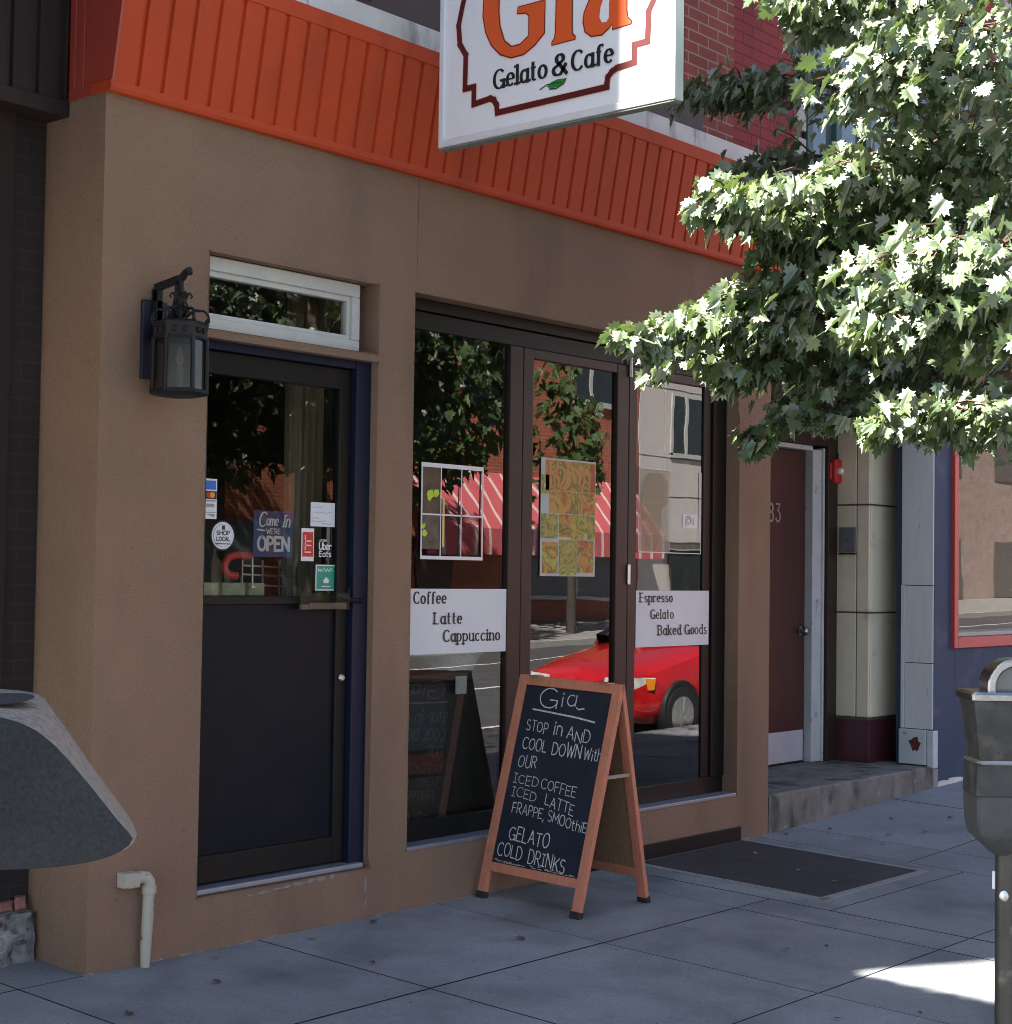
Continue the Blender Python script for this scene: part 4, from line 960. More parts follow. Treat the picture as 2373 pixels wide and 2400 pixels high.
# payment cards strip
c_ = card('sticker', 'ink_white', .601, .672, 1.788, 1.958, yg, 'narrow white strip of payment card logos at the left edge of the door glass', 'sticker')
MB().box(.608, .665, yg - .003, yg - .0016, 1.912, 1.95).build('blue_logo', 'ink_blue', c_)
MB().box(.603, .670, yg - .0028, yg - .0016, 1.872, 1.906).build('black_logo', 'ink_black', c_)
for k, (cx_, mm) in enumerate(((.628, 'ink_red'), (.646, 'ink_yellow'))):
    MB().add([(cx_ + .013 * math.cos(R(i * 30)), yg - .0035 - .0004 * k, 1.889 + .013 * math.sin(R(i * 30))) for i in range(12)], [tuple(range(12))]).build('disc_logo', mm, c_)
vm_ = MB(); vm_.box(.608, .666, yg - .0028, yg - .0016, 1.862, 1.867); vm_.box(.616, .658, yg - .0028, yg - .0016, 1.838, 1.852); vm_.box(.606, .667, yg - .0028, yg - .0016, 1.814, 1.817); vm_.add([(.612, yg - .0026, 1.808), (.655, yg - .0026, 1.796), (.664, yg - .0026, 1.808)], [(0, 1, 2)]); vm_.build('print', 'ink_grey', c_)
# oval sticker
def ell(cx, cz, rx, rz, n=28): return [(cx + rx * math.cos(2 * math.pi * i / n), cz + rz * math.sin(2 * math.pi * i / n)) for i in range(n)]
def plate(mb, poly, y, th=.001): mb.prism(poly, lambda a, b, d: (a, d, b), y - th, y)
o1 = MB(); plate(o1, ell(.708, 1.719, .066, .064), yg); ov = tag(o1.build('sticker', 'ink_black'), 'oval black and pale grey round-up sticker low on the left of the door glass', 'sticker')
o2 = MB(); plate(o2, ell(.708, 1.719, .060, .058), yg - .0011); o2.build('oval_face', 'paper', ov)
o3 = MB(); plate(o3, ell(.708, 1.719, .052, .050), yg - .0022); o3.build('oval_face', 'ink_grey', ov)
o4 = MB(); plate(o4, ell(.708, 1.719, .050, .048), yg - .0033); o4.build('oval_face', 'paper', ov)
o5 = MB(); o5.box(.700, .717, yg - .0052, yg - .0044, 1.744, 1.762); o5.box(.667, .748, yg - .0052, yg - .0044, 1.682, 1.686); write(o5, 'SHOP', flat_xz(yg - .0046), .672, 1.722, .017, .11, 1, width=.07); write(o5, 'LOCAL', flat_xz(yg - .0046), .672, 1.697, .016, .11, 1, width=.072); o5.build('print', 'ink_black', ov, fixn=False)
# open sign (a blue card behind the glass)
ys = dY + .035
on = card('open_sign', mat('open_blue', (0.030, 0.060, 0.20), .45, .15, 12), .893, 1.120, 1.633, 1.835, ys, 'blue hanging card reading Come In We are Open behind the door glass', 'sign', .003)
ot = MB(); fn_ = flat_xz(ys - .0035)
write(ot, 'OPEN', fn_, .917, 1.662, .058, .125, .9, width=.178, gap=.2)
write(ot, 'C', fn_, .918, 1.766, .062, .075, .6, width=.036, shear=.25); write(ot, 'ome', fn_, .962, 1.772, .042, .085, .6, width=.066, shear=.2); write(ot, 'In', fn_, 1.052, 1.768, .050, .085, .6, width=.046, shear=.25, gap=.1)
write(ot, "WE'RE", fn_, .965, 1.735, .022, .09, .8, width=.08); pen(ot, [(.912, 1.752), (.955, 1.748)], fn_, .003)
ot.build('lettering', 'ink_white', on, fixn=False)
# paper notice
pn = card('notice', 'paper', 1.213, 1.362, 1.775, 1.884, yg, 'small white paper notice with handwriting at the upper right of the door glass', 'notice')
pt = MB(); fn_ = flat_xz(yg - .0017); random.seed(3)
for k, (x0, z_, w_) in enumerate(((1.225, 1.862, .07), (1.23, 1.838, .12), (1.225, 1.812, .05), (1.225, 1.798, .09), (1.28, 1.787, .07))):
    pen(pt, [(x0 + i * .006, z_ + random.uniform(-.004, .004)) for i in range(int(w_ / .006))], fn_, .0011, 1, .0001 * k)
pt.build('handwriting', 'ink_grey', pn, fixn=False)
# red sticker with white margins
rd = card('sticker', 'ink_white', 1.160, 1.236, 1.618, 1.765, yg, 'upright red and white rectangular sticker right of the blue open card', 'sticker')
MB().box(1.166, 1.230, yg - .003, yg - .0016, 1.638, 1.748).build('red_field', 'ink_red', rd)
rt_ = MB(); f90 = lambda a, b, d: (1.170 + (.052 - b), yg - .0034 - d, a)
for zz, w_ in ((1.655, .022), (1.685, .014), (1.705, .028)): rt_.box(1.178, 1.218, yg - .0038, yg - .0031, zz, zz + .006)
rt_.box(1.178, 1.185, yg - .0038, yg - .0031, 1.668, 1.735); rt_.build('print', 'ink_pink', rd)
# delivery service sticker, white words straight on the glass
dl = MB(); fn_ = flat_xz(yg - .0005)
write(dl, 'order', fn_, 1.270, 1.708, .012, .1, 1, width=.045); write(dl, 'Uber', fn_, 1.268, 1.672, .030, .10, 1, width=.072); write(dl, 'Eats', fn_, 1.268, 1.640, .024, .09, 1, width=.070)
tag(dl.build('sticker', 'ink_white', fixn=False), 'small white delivery lettering on the dark glass above the green sticker', 'sticker')
# green sticker
gr = card('sticker', 'ink_white', 1.250, 1.374, 1.486, 1.603, yg, 'teal green sticker with a little white house at the door glass corner', 'sticker')
MB().box(1.256, 1.368, yg - .003, yg - .0016, 1.492, 1.597).build('green_field', mat('teal', (0.01, 0.30, 0.20), .4, .04, 8), gr)
gt = MB(); fn_ = flat_xz(yg - .0034); write(gt, 'kiWi', fn_, 1.264, 1.572, .016, .12, 1, width=.085); gt.add([fn_(a, b, .0003) for a, b in [(1.292, 1.530), (1.313, 1.548), (1.334, 1.530), (1.328, 1.530), (1.328, 1.520), (1.298, 1.520), (1.298, 1.530)]], [tuple(range(7))]); gt.box(1.285, 1.34, yg - .0042, yg - .0036, 1.503, 1.507)
gt.v = gt.v; gt.build('print', 'ink_white', gr, fixn=False)
# clear leaflet box on the door rail
ac = thing('leaflet_box', (1.26, dY - .01, 1.40), 'clear plastic leaflet box hung on the door rail beside the latch', 'box')
m_ = MB(); m_.box(1.105, 1.405, dY - .045, dY - .043, 1.402, 1.478); m_.box(1.105, 1.405, dY - .045, dY - .004, 1.400, 1.403); m_.box(1.105, 1.108, dY - .045, dY - .004, 1.403, 1.50); m_.box(1.402, 1.405, dY - .045, dY - .004, 1.403, 1.50)
m_.build('tray', 'acrylic', ac)
m_ = MB(); m_.box(1.175, 1.40, dY - .03, dY - .02, 1.404, 1.432); m_.box(1.12, 1.17, dY - .03, dY - .02, 1.404, 1.425); m_.build('leaflets', mat('leaflet', (0.30, 0.25, 0.215), .7), ac)

# ================================================================== WINDOW SIGNS AND POSTERS
def window_sign(x0, x1, z0, z1, label, lines):
    y = .097
    o = MB().box(x0, x1, y - .003, y, z0, z1).build('window_sign', 'paper'); tag(o, label, 'sign')
    t = MB()
    for txt, a, b, wd, cap in lines: write(t, txt, flat_xz(y - .0032), a, b, cap * .98, .115, .40, serif=True, gap=.30, width=wd)
    t.build('lettering', 'ink_black', o, fixn=False)
window_sign(1.80, 2.583, 1.179, 1.496, 'white window sign reading Coffee Latte Cappuccino', [('Coffee', 1.899, 1.425, .225, .056), ('Latte', 2.045, 1.325, .195, .056), ('Cappuccino', 2.112, 1.238, .42, .056)])
window_sign(3.709, 4.445, 1.170, 1.490, 'white window sign reading Espresso Gelato Baked Goods', [('Espresso', 3.745, 1.425, .315, .052), ('Gelato', 3.85, 1.330, .225, .052), ('Baked', 3.925, 1.236, .225, .056), ('Goods', 4.195, 1.236, .225, .056)])
# outline poster in the first pane
pf = MB(); yb = gY - .010
p1 = thing('poster', (2.17, yb, 1.87), 'clear poster with white grid lines in the first window pane', 'poster')
for (a, c, d, e) in ((1.946, 2.401, 2.088, 2.109), (1.946, 2.401, 1.639, 1.656), (1.946, 1.955, 1.656, 2.088), (2.392, 2.401, 1.656, 2.088), (2.084, 2.090, 1.656, 2.088), (2.234, 2.240, 1.656, 2.088), (1.955, 2.392, 1.854, 1.862)): pf.box(a, c, yb, yb + .002, d, e)
pf.build('poster_grid', 'ink_white', p1)
cellm = [mat('cell%d' % k, c, .6, .45, 16) for k, c in enumerate([(0.10, 0.06, 0.03), (0.16, 0.16, 0.12), (0.06, 0.05, 0.04), (0.12, 0.09, 0.06), (0.05, 0.04, 0.04), (0.09, 0.06, 0.05)])]
for k, (a, c, d, e) in enumerate(((1.953, 2.085, 1.862, 2.088), (2.089, 2.235, 1.862, 2.088), (2.239, 2.394, 1.862, 2.088), (1.953, 2.085, 1.69, 1.855), (2.089, 2.235, 1.69, 1.855), (2.239, 2.394, 1.69, 1.855))):
    if k in (0, 3): MB().box(a + .002, c - .002, yb + .003, yb + .004, d, e).build('picture', cellm[k], p1)
for (cx_, cz_, r_) in ((2.01, 1.955, .028), (2.055, 1.965, .02), (1.965, 1.80, .016), (1.975, 1.765, .018)):
    MB().add([(cx_ + r_ * random.uniform(.7, 1.3) * math.cos(R(i * 30)), yb + .0012, cz_ + r_ * random.uniform(.6, 1.2) * math.sin(R(i * 30))) for i in range(12)], [tuple(range(12))]).build('lime_mark', mat('lime', (0.55, 0.75, 0.03), .6), p1)
tp = MB(); tp.box(2.10, 2.115, yb + .0005, yb + .0015, 1.70, 1.94); tp.build('yellow_strip', mat('cone_yellow', (0.7, 0.5, 0.15), .6), p1)
# collage poster in the second pane
p2 = thing('poster', (3.1, yb, 1.87), 'collage poster of golden waffle and cone pictures in the second window pane', 'poster')
def collage(name, c0, c1, c2, sc_, seed_):
    m = bpy.data.materials.new(name); m.use_nodes = True; nt = m.node_tree; b = nt.nodes['Principled BSDF']; b.inputs['Roughness'].default_value = .5
    tc = nt.nodes.new('ShaderNodeTexCoord'); mp = nt.nodes.new('ShaderNodeMapping'); mp.inputs['Location'].default_value = (seed_, seed_ * 2, seed_ * 3)
    n = nt.nodes.new('ShaderNodeTexNoise'); n.inputs['Scale'].default_value = sc_; n.inputs['Detail'].default_value = 7; n.inputs['Distortion'].default_value = 1.1
    rp = nt.nodes.new('ShaderNodeValToRGB'); rp.color_ramp.elements[0].position = .35; rp.color_ramp.elements[0].color = (*c0, 1); rp.color_ramp.elements[1].position = .68; rp.color_ramp.elements[1].color = (*c2, 1)
    e = rp.color_ramp.elements.new(.47); e.color = (*c1, 1); e = rp.color_ramp.elements.new(.55); e.color = (*[q_ * .35 for q_ in c1], 1); e = rp.color_ramp.elements.new(.60); e.color = (c1[0] * .8, c1[1] * 1.25, c1[2] * .8, 1)
    nt.links.new(tc.outputs['Object'], mp.inputs[0]); nt.links.new(mp.outputs[0], n.inputs['Vector']); nt.links.new(n.outputs[0], rp.inputs[0]); nt.links.new(rp.outputs[0], b.inputs['Base Color'])
    return m
base2 = MB().box(2.862, 3.335, yb + .003, yb + .005, 1.565, 2.190).build('poster_sheet', mat('poster_grey', (0.46, 0.50, 0.48), .6, .1, 8), p2)
PC = [collage('pic%d' % k, a, b, c, s_, k * 1.7 + 1) for k, (a, b, c, s_) in enumerate([((0.16, 0.17, 0.03), (0.48, 0.36, 0.06), (0.48, 0.52, 0.44), 11), ((0.36, 0.07, 0.015), (0.52, 0.28, 0.05), (0.30, 0.38, 0.08), 9), ((0.14, 0.18, 0.05), (0.44, 0.35, 0.07), (0.44, 0.40, 0.26), 14), ((0.40, 0.11, 0.02), (0.55, 0.32, 0.06), (0.40, 0.42, 0.12), 8)])]
for k, (a, c, d, e) in enumerate(((2.90, 3.33, 2.02, 2.18), (2.866, 2.93, 2.0, 2.10), (2.935, 3.33, 1.90, 2.018), (2.866, 3.01, 1.765, 1.895), (3.02, 3.12, 1.775, 1.895), (3.125, 3.33, 1.765, 1.897), (2.88, 3.01, 1.58, 1.745), (3.02, 3.17, 1.57, 1.76), (3.175, 3.32, 1.585, 1.76))):
    MB().box(a, c, yb + .0015, yb + .0028, d, e).build('picture', PC[(k * 3 + 1) % 4], p2)
# ice cream poster in the third pane
p3 = thing('poster', (4.05, yb, 1.95), 'half transparent poster of an ice cream cone in the third window pane', 'poster')
f3 = MB(); f3.quad((3.735, yb + .003, 1.708), (4.05, yb + .003, 1.708), (4.05, yb + .003, 2.183), (3.735, yb + .003, 2.183)); f3.build('poster_sheet', film_mat('poster_tint', (0.50, 0.47, 0.36), .42), p3)
con = MB(); con.add([(a, yb + .0015, b) for a, b in [(3.75, 1.94), (3.78, 2.10), (3.84, 2.16), (3.95, 2.165), (4.02, 2.12), (4.03, 2.0), (3.97, 1.95), (3.96, 1.80), (3.92, 1.73), (3.86, 1.72), (3.80, 1.78)]], [tuple(range(11))]); con.build('picture', film_mat('cone_film', (0.48, 0.34, 0.18), .38), p3)
ln3 = MB()
for (a, c, d, e) in ((3.733, 4.057, 2.181, 2.185), (3.733, 3.736, 1.71, 2.185), (3.733, 4.365, 1.706, 1.711), (4.360, 4.364, 1.71, 2.19)): ln3.box(a, c, yb, yb + .0012, d, e)
ln3.build('poster_edge', 'ink_white', p3)
ig = card('sticker', 'ink_white', 4.182, 4.332, 1.857, 1.940, gY - .001, 'small square white camera-logo sticker in the third window pane', 'sticker')
im = MB(); fn_ = flat_xz(gY - .0028); pen(im, [(4.215, 1.872), (4.215, 1.915), (4.225, 1.924), (4.25, 1.926), (4.262, 1.915), (4.27, 1.895), (4.29, 1.92), (4.295, 1.88)], fn_, .005); pen(im, arc(4.245, 1.898, .02, .015, 0, 360, 14), fn_, .003, 1, .0002); im.build('print', 'ink_grey', ig, fixn=False)

# ================================================================== THINGS INSIDE THE CAFE
ct = thing('counter', (2.2, .75, 0), 'dark cabinet behind the first window pane carrying a foil tray', 'counter')
box('cabinet_body', 'cabinet', (1.84, 3.35, .24, 1.1, -.015, 1.03), ct, .01)
box('counter_top', 'cabinet', (1.83, 3.36, .21, 1.12, 1.031, 1.07), ct, .008)
box('drawer_front', mat('drawer', (0.16, 0.045, 0.03), .5, .2, 8), (1.84, 2.28, .225, .239, .58, .68), ct, .004)
box('drawer_front', mat('drawer2', (0.075, 0.075, 0.085), .5, .2, 8), (1.84, 2.28, .225, .239, .70, 1.0), ct, .004)
box('drawer_front', mat('drawer3', (0.09, 0.06, 0.045), .5, .2, 8), (1.84, 2.28, .225, .239, .1, .56), ct, .004)
box('receipt', 'paper', (2.33, 2.41, .202, .208, .965, 1.055), ct, 0)
fo = MB(); n = 26
prof = [(.0, 1.078), (.19, 1.078), (.20, 1.10), (.235, 1.155), (.25, 1.165), (.24, 1.172), (.21, 1.165), (.12, 1.20), (.0, 1.21)]
fo.lathe(prof, (2.45, .38, 0), n, .74, .74); fo.v = [(a + .012 * noise.noise(Vector((a * 30, b * 30, c * 30))), b + .012 * noise.noise(Vector((a * 31, b * 29, c * 33 + 5))), c + .008 * noise.noise(Vector((a * 40, b * 40, c * 40)))) for a, b, c in fo.v]
tag(fo.build('foil_tray', 'foil', smooth=25), 'crumpled silver foil covered bowl on the dark counter inside', 'bowl')
cu = MB(); cpts = [(1.555 + .225 * i / 48, .62 + .045 * math.sin(i * .62) + .012 * math.sin(i * 2.3)) for i in range(49)]; n = len(cpts)
cu.add([(a, b, 1.05) for a, b in cpts] + [(a, b, 3.1) for a, b in cpts], [(i, i + 1, i + 1 + n, i + n) for i in range(n - 1)])
tag(cu.build('curtain', 'curtain', smooth=60, fixn=False), 'pleated beige curtain hanging behind the door and transom glass', 'curtain')
bx = thing('air_conditioner', (1.1, 1.9, 2.5), 'pale olive box unit hung high inside behind the door glass', 'appliance')
box('unit_body', 'interior_lt', (.86, 1.42, 2.2, 2.6, 2.36, 2.62), bx, .01); box('unit_grille', 'interior', (.88, 1.40, 2.196, 2.199, 2.37, 2.42), bx, 0)
rc_ = MB()
rc_.tube([(.925, .155, 1.638), (.84, .155, 1.638), (.80, .155, 1.628), (.778, .155, 1.60), (.778, .155, 1.575), (.80, .155, 1.552), (.845, .155, 1.548)], .017, 10)
tag(rc_.build('red_ornament', 'red_plastic', smooth=40), 'glossy red c-shaped ornament behind the lower door glass', 'ornament')
for k, (a, c) in enumerate(((.66, .76), (.78, .91), (.93, 1.02))):
    o = MB(); o.box(a, c, .17, .25, 1.463, 1.518); o.box(a + .01, c - .01, .168, .17, 1.478, 1.505)
    tag(o.build('snack_box', 'crate', bevel=.004), ['small pale green box furthest left on the ledge behind the door glass', 'widest pale green box on the ledge behind the door glass', 'pale box nearest the leaflet box on the ledge behind the door glass'][k], 'box', 'boxes on the ledge behind the door glass')
rk = MB()
for z_ in (1.50, 1.545, 1.585): rk.obox((1.0, .30, z_ + .01), (1.33, .30, z_), .008, .008)
for a in (1.0, 1.12, 1.22, 1.33): rk.obox((a, .30, 1.46), (a, .30, 1.62), .008, .008)
tag(rk.build('wire_rack', 'steel'), 'low wire rack behind the bottom of the door glass', 'rack')
sp3 = MB(); sp3.tube([(.945, .165, 1.50), (.942, .165, 1.64)], .0055, 8); sp3.lathe([(.02, 1.496), (.02, 1.503)], (.945, .165, 0), 10)
tag(sp3.build('display_stem', 'steel', smooth=40), 'thin steel stand under the blue open card', 'stand')
# seating inside the navy shop
chs = thing('cafe_chair', (9.05, 1.0, .3), 'white metal chair inside the red framed shop window', 'chair')
fr_ = MB()
for (a, b) in ((8.85, .8), (9.25, .8), (8.85, 1.2), (9.25, 1.2)): fr_.tube([(a, b, .3), (a, b, .76 if b < 1 else 1.55)], .014, 8)
fr_.tube([(8.85, 1.2, 1.55), (9.05, 1.22, 1.58), (9.25, 1.2, 1.55)], .014, 8)
for z_ in (1.42, 1.28, 1.14): fr_.tube([(8.85, 1.2, z_), (9.25, 1.2, z_)], .010, 8)
fr_.tube([(9.05, 1.2, 1.1), (9.05, 1.21, 1.56)], .010, 8); fr_.build('frame', 'white_frame', chs, smooth=40)
box('seat', 'white_frame', (8.83, 9.27, .78, 1.22, .76, .79), chs, .008)
pcm = thing('framed_picture', (9.9, 3.45, 2.2), 'grey framed picture on the peach wall inside the red framed window', 'picture')
box('picture_frame', 'recess', (9.3, 10.6, 3.44, 3.49, 1.9, 2.7), pcm, .01); box('picture', 'paper', (9.4, 10.5, 3.43, 3.439, 2.0, 2.6), pcm, 0)

# ================================================================== SMALL WALL FIXTURES
al = thing('fire_alarm', (7.0, .74, 2.36), 'red fire alarm sounder with a white strobe on the tiled pier by the maroon door', 'alarm')
m_ = MB(); m_.box(6.965, 7.065, .66, .83, 2.275, 2.455); m_.build('alarm_body', 'alarm', al, bevel=.015)
m_ = MB(); m_.box(6.945, 6.965, .69, .80, 2.30, 2.43); m_.build('sounder', 'alarm', al, bevel=.008)
m_ = MB(); m_.lathe([(.0, 0), (.026, 0), (.026, .02), (.016, .034), (.002, .038)], n=14); m_.v = [(7.015 + a, .66 - c, 2.365 + b) for a, b, c in m_.v]; m_.build('strobe', 'lamp_clear', al, smooth=40)
m_ = MB(); m_.tube([(7.05, .70, 2.45), (7.055, .70, 2.50)], .012, 8); m_.build('conduit', 'frame_dark', al)
ib = thing('intercom_box', (7.05, .61, 1.86), 'flat grey metal intercom box on the cream tiled pier', 'box')
m_ = MB(); m_.box(7.045, 7.065, .545, .675, 1.768, 1.952); m_.build('box_body', 'box_grey', ib, bevel=.004)
m_ = MB(); m_.lathe([(.0, 0), (.006, 0), (.006, .004), (.0, .005)], n=10); m_.v = [(7.045 - c, .61 + a, 1.862 + b) for a, b, c in m_.v]; m_.build('keyhole', 'ink_black', ib)
m_ = MB(); m_.box(7.05, 7.065, .54, .68, 1.752, 1.762); m_.build('drip_edge', 'frame_dark', ib)
fl = thing('flood_light', (4.57, -.03, 3.31), 'small grey lamp fixture on the stucco under the right end of the fascia', 'lamp')
m_ = MB(); m_.box(4.53, 4.64, -.10, -.02, 3.265, 3.37); m_.build('lamp_housing', 'flood', fl, bevel=.012); m_ = MB(); m_.box(4.56, 4.61, -.02, 0, 3.29, 3.34); m_.build('lamp_base', 'flood', fl)

# ================================================================== PARKING METER
mc = at(1908, 1400, 3.4); mx_, my_ = mc.x, mc.y
def mz(v): return at(1908, v, 3.4).z
gzm = gz(mx_, my_)
pmr = thing('parking_meter', (mx_, my_, gzm), 'old grey metal parking meter with chrome dome on a round pole at the right edge', 'parking meter')
ma = math.atan2(RT.y, RT.x)
def rotz(mb, ang_, c):
    ca, sa = math.cos(ang_), math.sin(ang_); mb.v = [(c[0] + a * ca - b * sa, c[1] + a * sa + b * ca, z) for a, b, z in mb.v]; return mb
zr = [mz(v) for v in (1610, 1580, 1545, 1497, 1437, 1430, 1320, 1306)]
hd_ = MB(); hd_.lathe([(.034, zr[0]), (.040, zr[0] + .003), (.074, zr[1] + .004), (.078, zr[1] + .012), (.083, zr[2]), (.085, zr[3] - .004), (.083, zr[3])], (0, 0, 0), 72, 1, .72, power=12)
rotz(hd_, ma, (mx_, my_)).build('lower_housing', 'meter_low', pmr, smooth=24)
hd_ = MB(); hd_.lathe([(.083, zr[3]), (.086, zr[3] + .002), (.083, zr[4] - .004), (.080, zr[4]), (.077, zr[4] + .003), (.078, zr[5] + .003), (.092, zr[6])], (0, 0, 0), 72, 1, .72, power=12)
rotz(hd_, ma, (mx_, my_)).build('meter_body', 'meter', pmr, smooth=24)
hd_ = MB(); hd_.lathe([(.081, zr[4] - .001), (.084, zr[4] + .003), (.079, zr[4] + .007)], (0, 0, 0), 72, 1, .72, power=12); rotz(hd_, ma, (mx_, my_)).build('trim_band', 'steel', pmr, smooth=24)
hd_ = MB(); hd_.lathe([(.090, zr[6]), (.098, zr[6] + .002), (.099, zr[7] - .002), (.092, zr[7] + .003), (.0, zr[7] + .004)], (0, 0, 0), 72, 1, .74, power=12); rotz(hd_, ma, (mx_, my_)).build('rim', 'chrome', pmr, smooth=24)
for a0_, w_ in ((-.044, .003), (-.024, .0022)):
    sl_ = MB(); ya_, yb2 = -.0785 * .72, -.0915 * .72
    sl_.add([(a0_, ya_ - .0006, zr[5] + .012), (a0_ + w_, ya_ - .0006, zr[5] + .012), (a0_ + w_ * 1.1, yb2 + .003, zr[6] - .012), (a0_ * 1.12, yb2 + .003, zr[6] - .012)], [(0, 1, 2, 3)])
    rotz(sl_, ma, (mx_, my_)).build('seam', 'ink_black', pmr, fixn=False)
dm = MB(); R0 = .058; zc_ = zr[7] + .012
# dome: an arched chrome hood with a window
apts = [(-R0, zr[7])] + [(R0 * math.cos(R(t)), zc_ + R0 * math.sin(R(t))) for t in range(180, -1, -12)] + [(R0, zr[7])]
inn = [(-R0 + .018, zr[7])] + [((R0 - .018) * math.cos(R(t)), zc_ + (R0 - .018) * math.sin(R(t))) for t in range(180, -1, -12)] + [(R0 - .018, zr[7])]
k = len(apts)
for dd in (-.036, .036):
    pass
vs = [(a, -.036, z) for a, z in apts] + [(a, .036, z) for a, z in apts] + [(a, -.036, z) for a, z in inn] + [(a, .036, z) for a, z in inn]
fs = []
for i in range(k - 1):
    fs += [(i, i + 1, k + i + 1, k + i), (2 * k + i, 3 * k + i, 3 * k + i + 1, 2 * k + i + 1), (i, 2 * k + i, 2 * k + i + 1, i + 1), (k + i, k + i + 1, 3 * k + i + 1, 3 * k + i)]
dm.add(vs, fs); rotz(dm, ma, (mx_, my_)).build('dome', 'chrome', pmr, smooth=40, bevel=.004)
dg = MB(); dg.add([(a, -.02, z) for a, z in inn], [tuple(range(k))]); rotz(dg, ma, (mx_, my_)).build('dial_window', 'window_grey', pmr)
pl = MB(); pl.tube([(mx_, my_, gzm - .05), (mx_, my_, zr[0] + .01)], .0315, 20); pl.build('pole', 'pole', pmr, smooth=50)
bt = MB(); bt.lathe([(.0, 0), (.011, 0), (.011, .004), (.004, .007), (.0, .007)], n=16)
b0 = at(1896, 1690, 3.4 - .0325); bdir = (CC - b0); bdir.z = 0; bdir.normalize(); sdir = Vector((-bdir.y, bdir.x, 0))
bt.v = [tuple(b0 + sdir * a + Vector((0, 0, b)) + bdir * c) for a, b, c in bt.v]; bt.build('bolt', 'steel', pmr, smooth=40)
t0_ = at(1876.5, 1660, 3.4)
tgm = MB(); tgm.box(t0_.x - .002, t0_.x + .004, t0_.y - .004, t0_.y + .004, t0_.z - .018, t0_.z + .018); tgm.build('tag_plate', 'sign_white', pmr)

# ================================================================== LITTER BIN HOOD (left foreground)
D0 = 2.3
def bpt(cu, cv, dep):
    """crop pixel (0.3727 photo px each) -> point at D0+dep"""
    return at((cu * .3727) / 1.2424, (1580 + cv * .3727) / 1.2424, D0 + dep)
bc = at(-150, 1500, D0 + .18)
bn = thing('litter_bin', (bc.x, bc.y, gz(bc.x, bc.y)), 'dark hooded litter bin with worn top coloured pale as if sunlit, cut off by the left edge', 'bin')
FR = [(-560, 268), (-300, 262), (-120, 262), (0, 268), (130, 305), (230, 355), (340, 440), (450, 560), (600, 740), (750, 930), (815, 1000), (838, 1036), (820, 1072), (780, 1105), (700, 1145), (600, 1175), (500, 1195), (350, 1214), (200, 1225), (0, 1232), (-300, 1236), (-560, 1238)]
BK = [(-560, 62), (-300, 70), (-120, 80), (0, 92), (150, 105), (230, 120), (280, 152), (430, 360), (570, 565), (700, 740), (790, 862), (835, 930), (858, 985), (866, 1020), (855, 1050), (800, 1098), (700, 1140), (560, 1180), (350, 1212), (0, 1230), (-300, 1236), (-560, 1238)]
def resamp(P, n):
    d = [0]
    for i in range(1, len(P)): d.append(d[-1] + math.dist(P[i], P[i - 1]))
    out = []
    for k in range(n):
        t = d[-1] * k / (n - 1); i = max(j for j in range(len(d)) if d[j] <= t + 1e-9); i = min(i, len(P) - 2)
        u_ = (t - d[i]) / (d[i + 1] - d[i]); out.append((P[i][0] + (P[i + 1][0] - P[i][0]) * u_, P[i][1] + (P[i + 1][1] - P[i][1]) * u_))
    return out
NF = 60; FRr = resamp(FR, NF); BKr = resamp(BK, NF)
# symmetric about the vertical axis at crop u = -560
def ring(P, dep, sc2=1.0):
    L_ = [bpt(a, b, dep) for a, b in P]; mid = bpt(-560, 700, dep)
    full = L_ + [bpt(-1120 - a, b, dep) for a, b in reversed(P)][1:-1]
    return full
fp = ring(FRr, 0.0); nn_ = len(fp)
cent = sum(fp, Vector()) / nn_
pan = MB(); rings = [fp]
for s_ in (.97, .9, .75, .5, .25):
    rings.append([cent + (p_ - cent) * s_ - FW * (.016 * (1 - s_ ** 2.2)) for p_ in fp])
vs = [p_ for rg in rings for p_ in rg] + [cent - FW * .016]
fs = [(i * nn_ + j_, i * nn_ + (j_ + 1) % nn_, (i + 1) * nn_ + (j_ + 1) % nn_, (i + 1) * nn_ + j_) for i in range(len(rings) - 1) for j_ in range(nn_)]
fs += [((len(rings) - 1) * nn_ + j_, (len(rings) - 1) * nn_ + (j_ + 1) % nn_, len(vs) - 1) for j_ in range(nn_)]
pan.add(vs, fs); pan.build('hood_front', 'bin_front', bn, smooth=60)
hood = MB(); bk = ring(BKr, .36)
midr = [a * .45 + b * .55 for a, b in zip(fp, bk)]; mr2 = [a * .8 + b * .2 for a, b in zip(fp, bk)]
far = [cent + FW * .50 - UP * .05 + (p_ - cent - FW * .36) * .6 for p_ in bk]
rings = [fp, mr2, midr, bk, far]
vs = [p_ for rg in rings for p_ in rg]; fs = [(i * nn_ + j_, i * nn_ + (j_ + 1) % nn_, (i + 1) * nn_ + (j_ + 1) % nn_, (i + 1) * nn_ + j_) for i in range(4) for j_ in range(nn_)]
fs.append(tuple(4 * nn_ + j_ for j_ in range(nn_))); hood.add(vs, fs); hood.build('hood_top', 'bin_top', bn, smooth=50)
ash = MB(); ctr = bpt(-10, 182, .17)
ash.add([ctr + RT * (.050 * math.cos(R(i * 15))) + (FW * .075 + UP * .001) * math.sin(R(i * 15)) + UP * .006 for i in range(24)], [tuple(range(24))]); ash.build('ash_opening', 'joint', bn)
bod = MB(); bod.lathe([(.10, gz(bc.x, bc.y)), (.105, gz(bc.x, bc.y) + .05), (.09, 1.22)], (bc.x, bc.y, 0), 32); bod.build('bin_body', 'bin_front', bn, smooth=40)

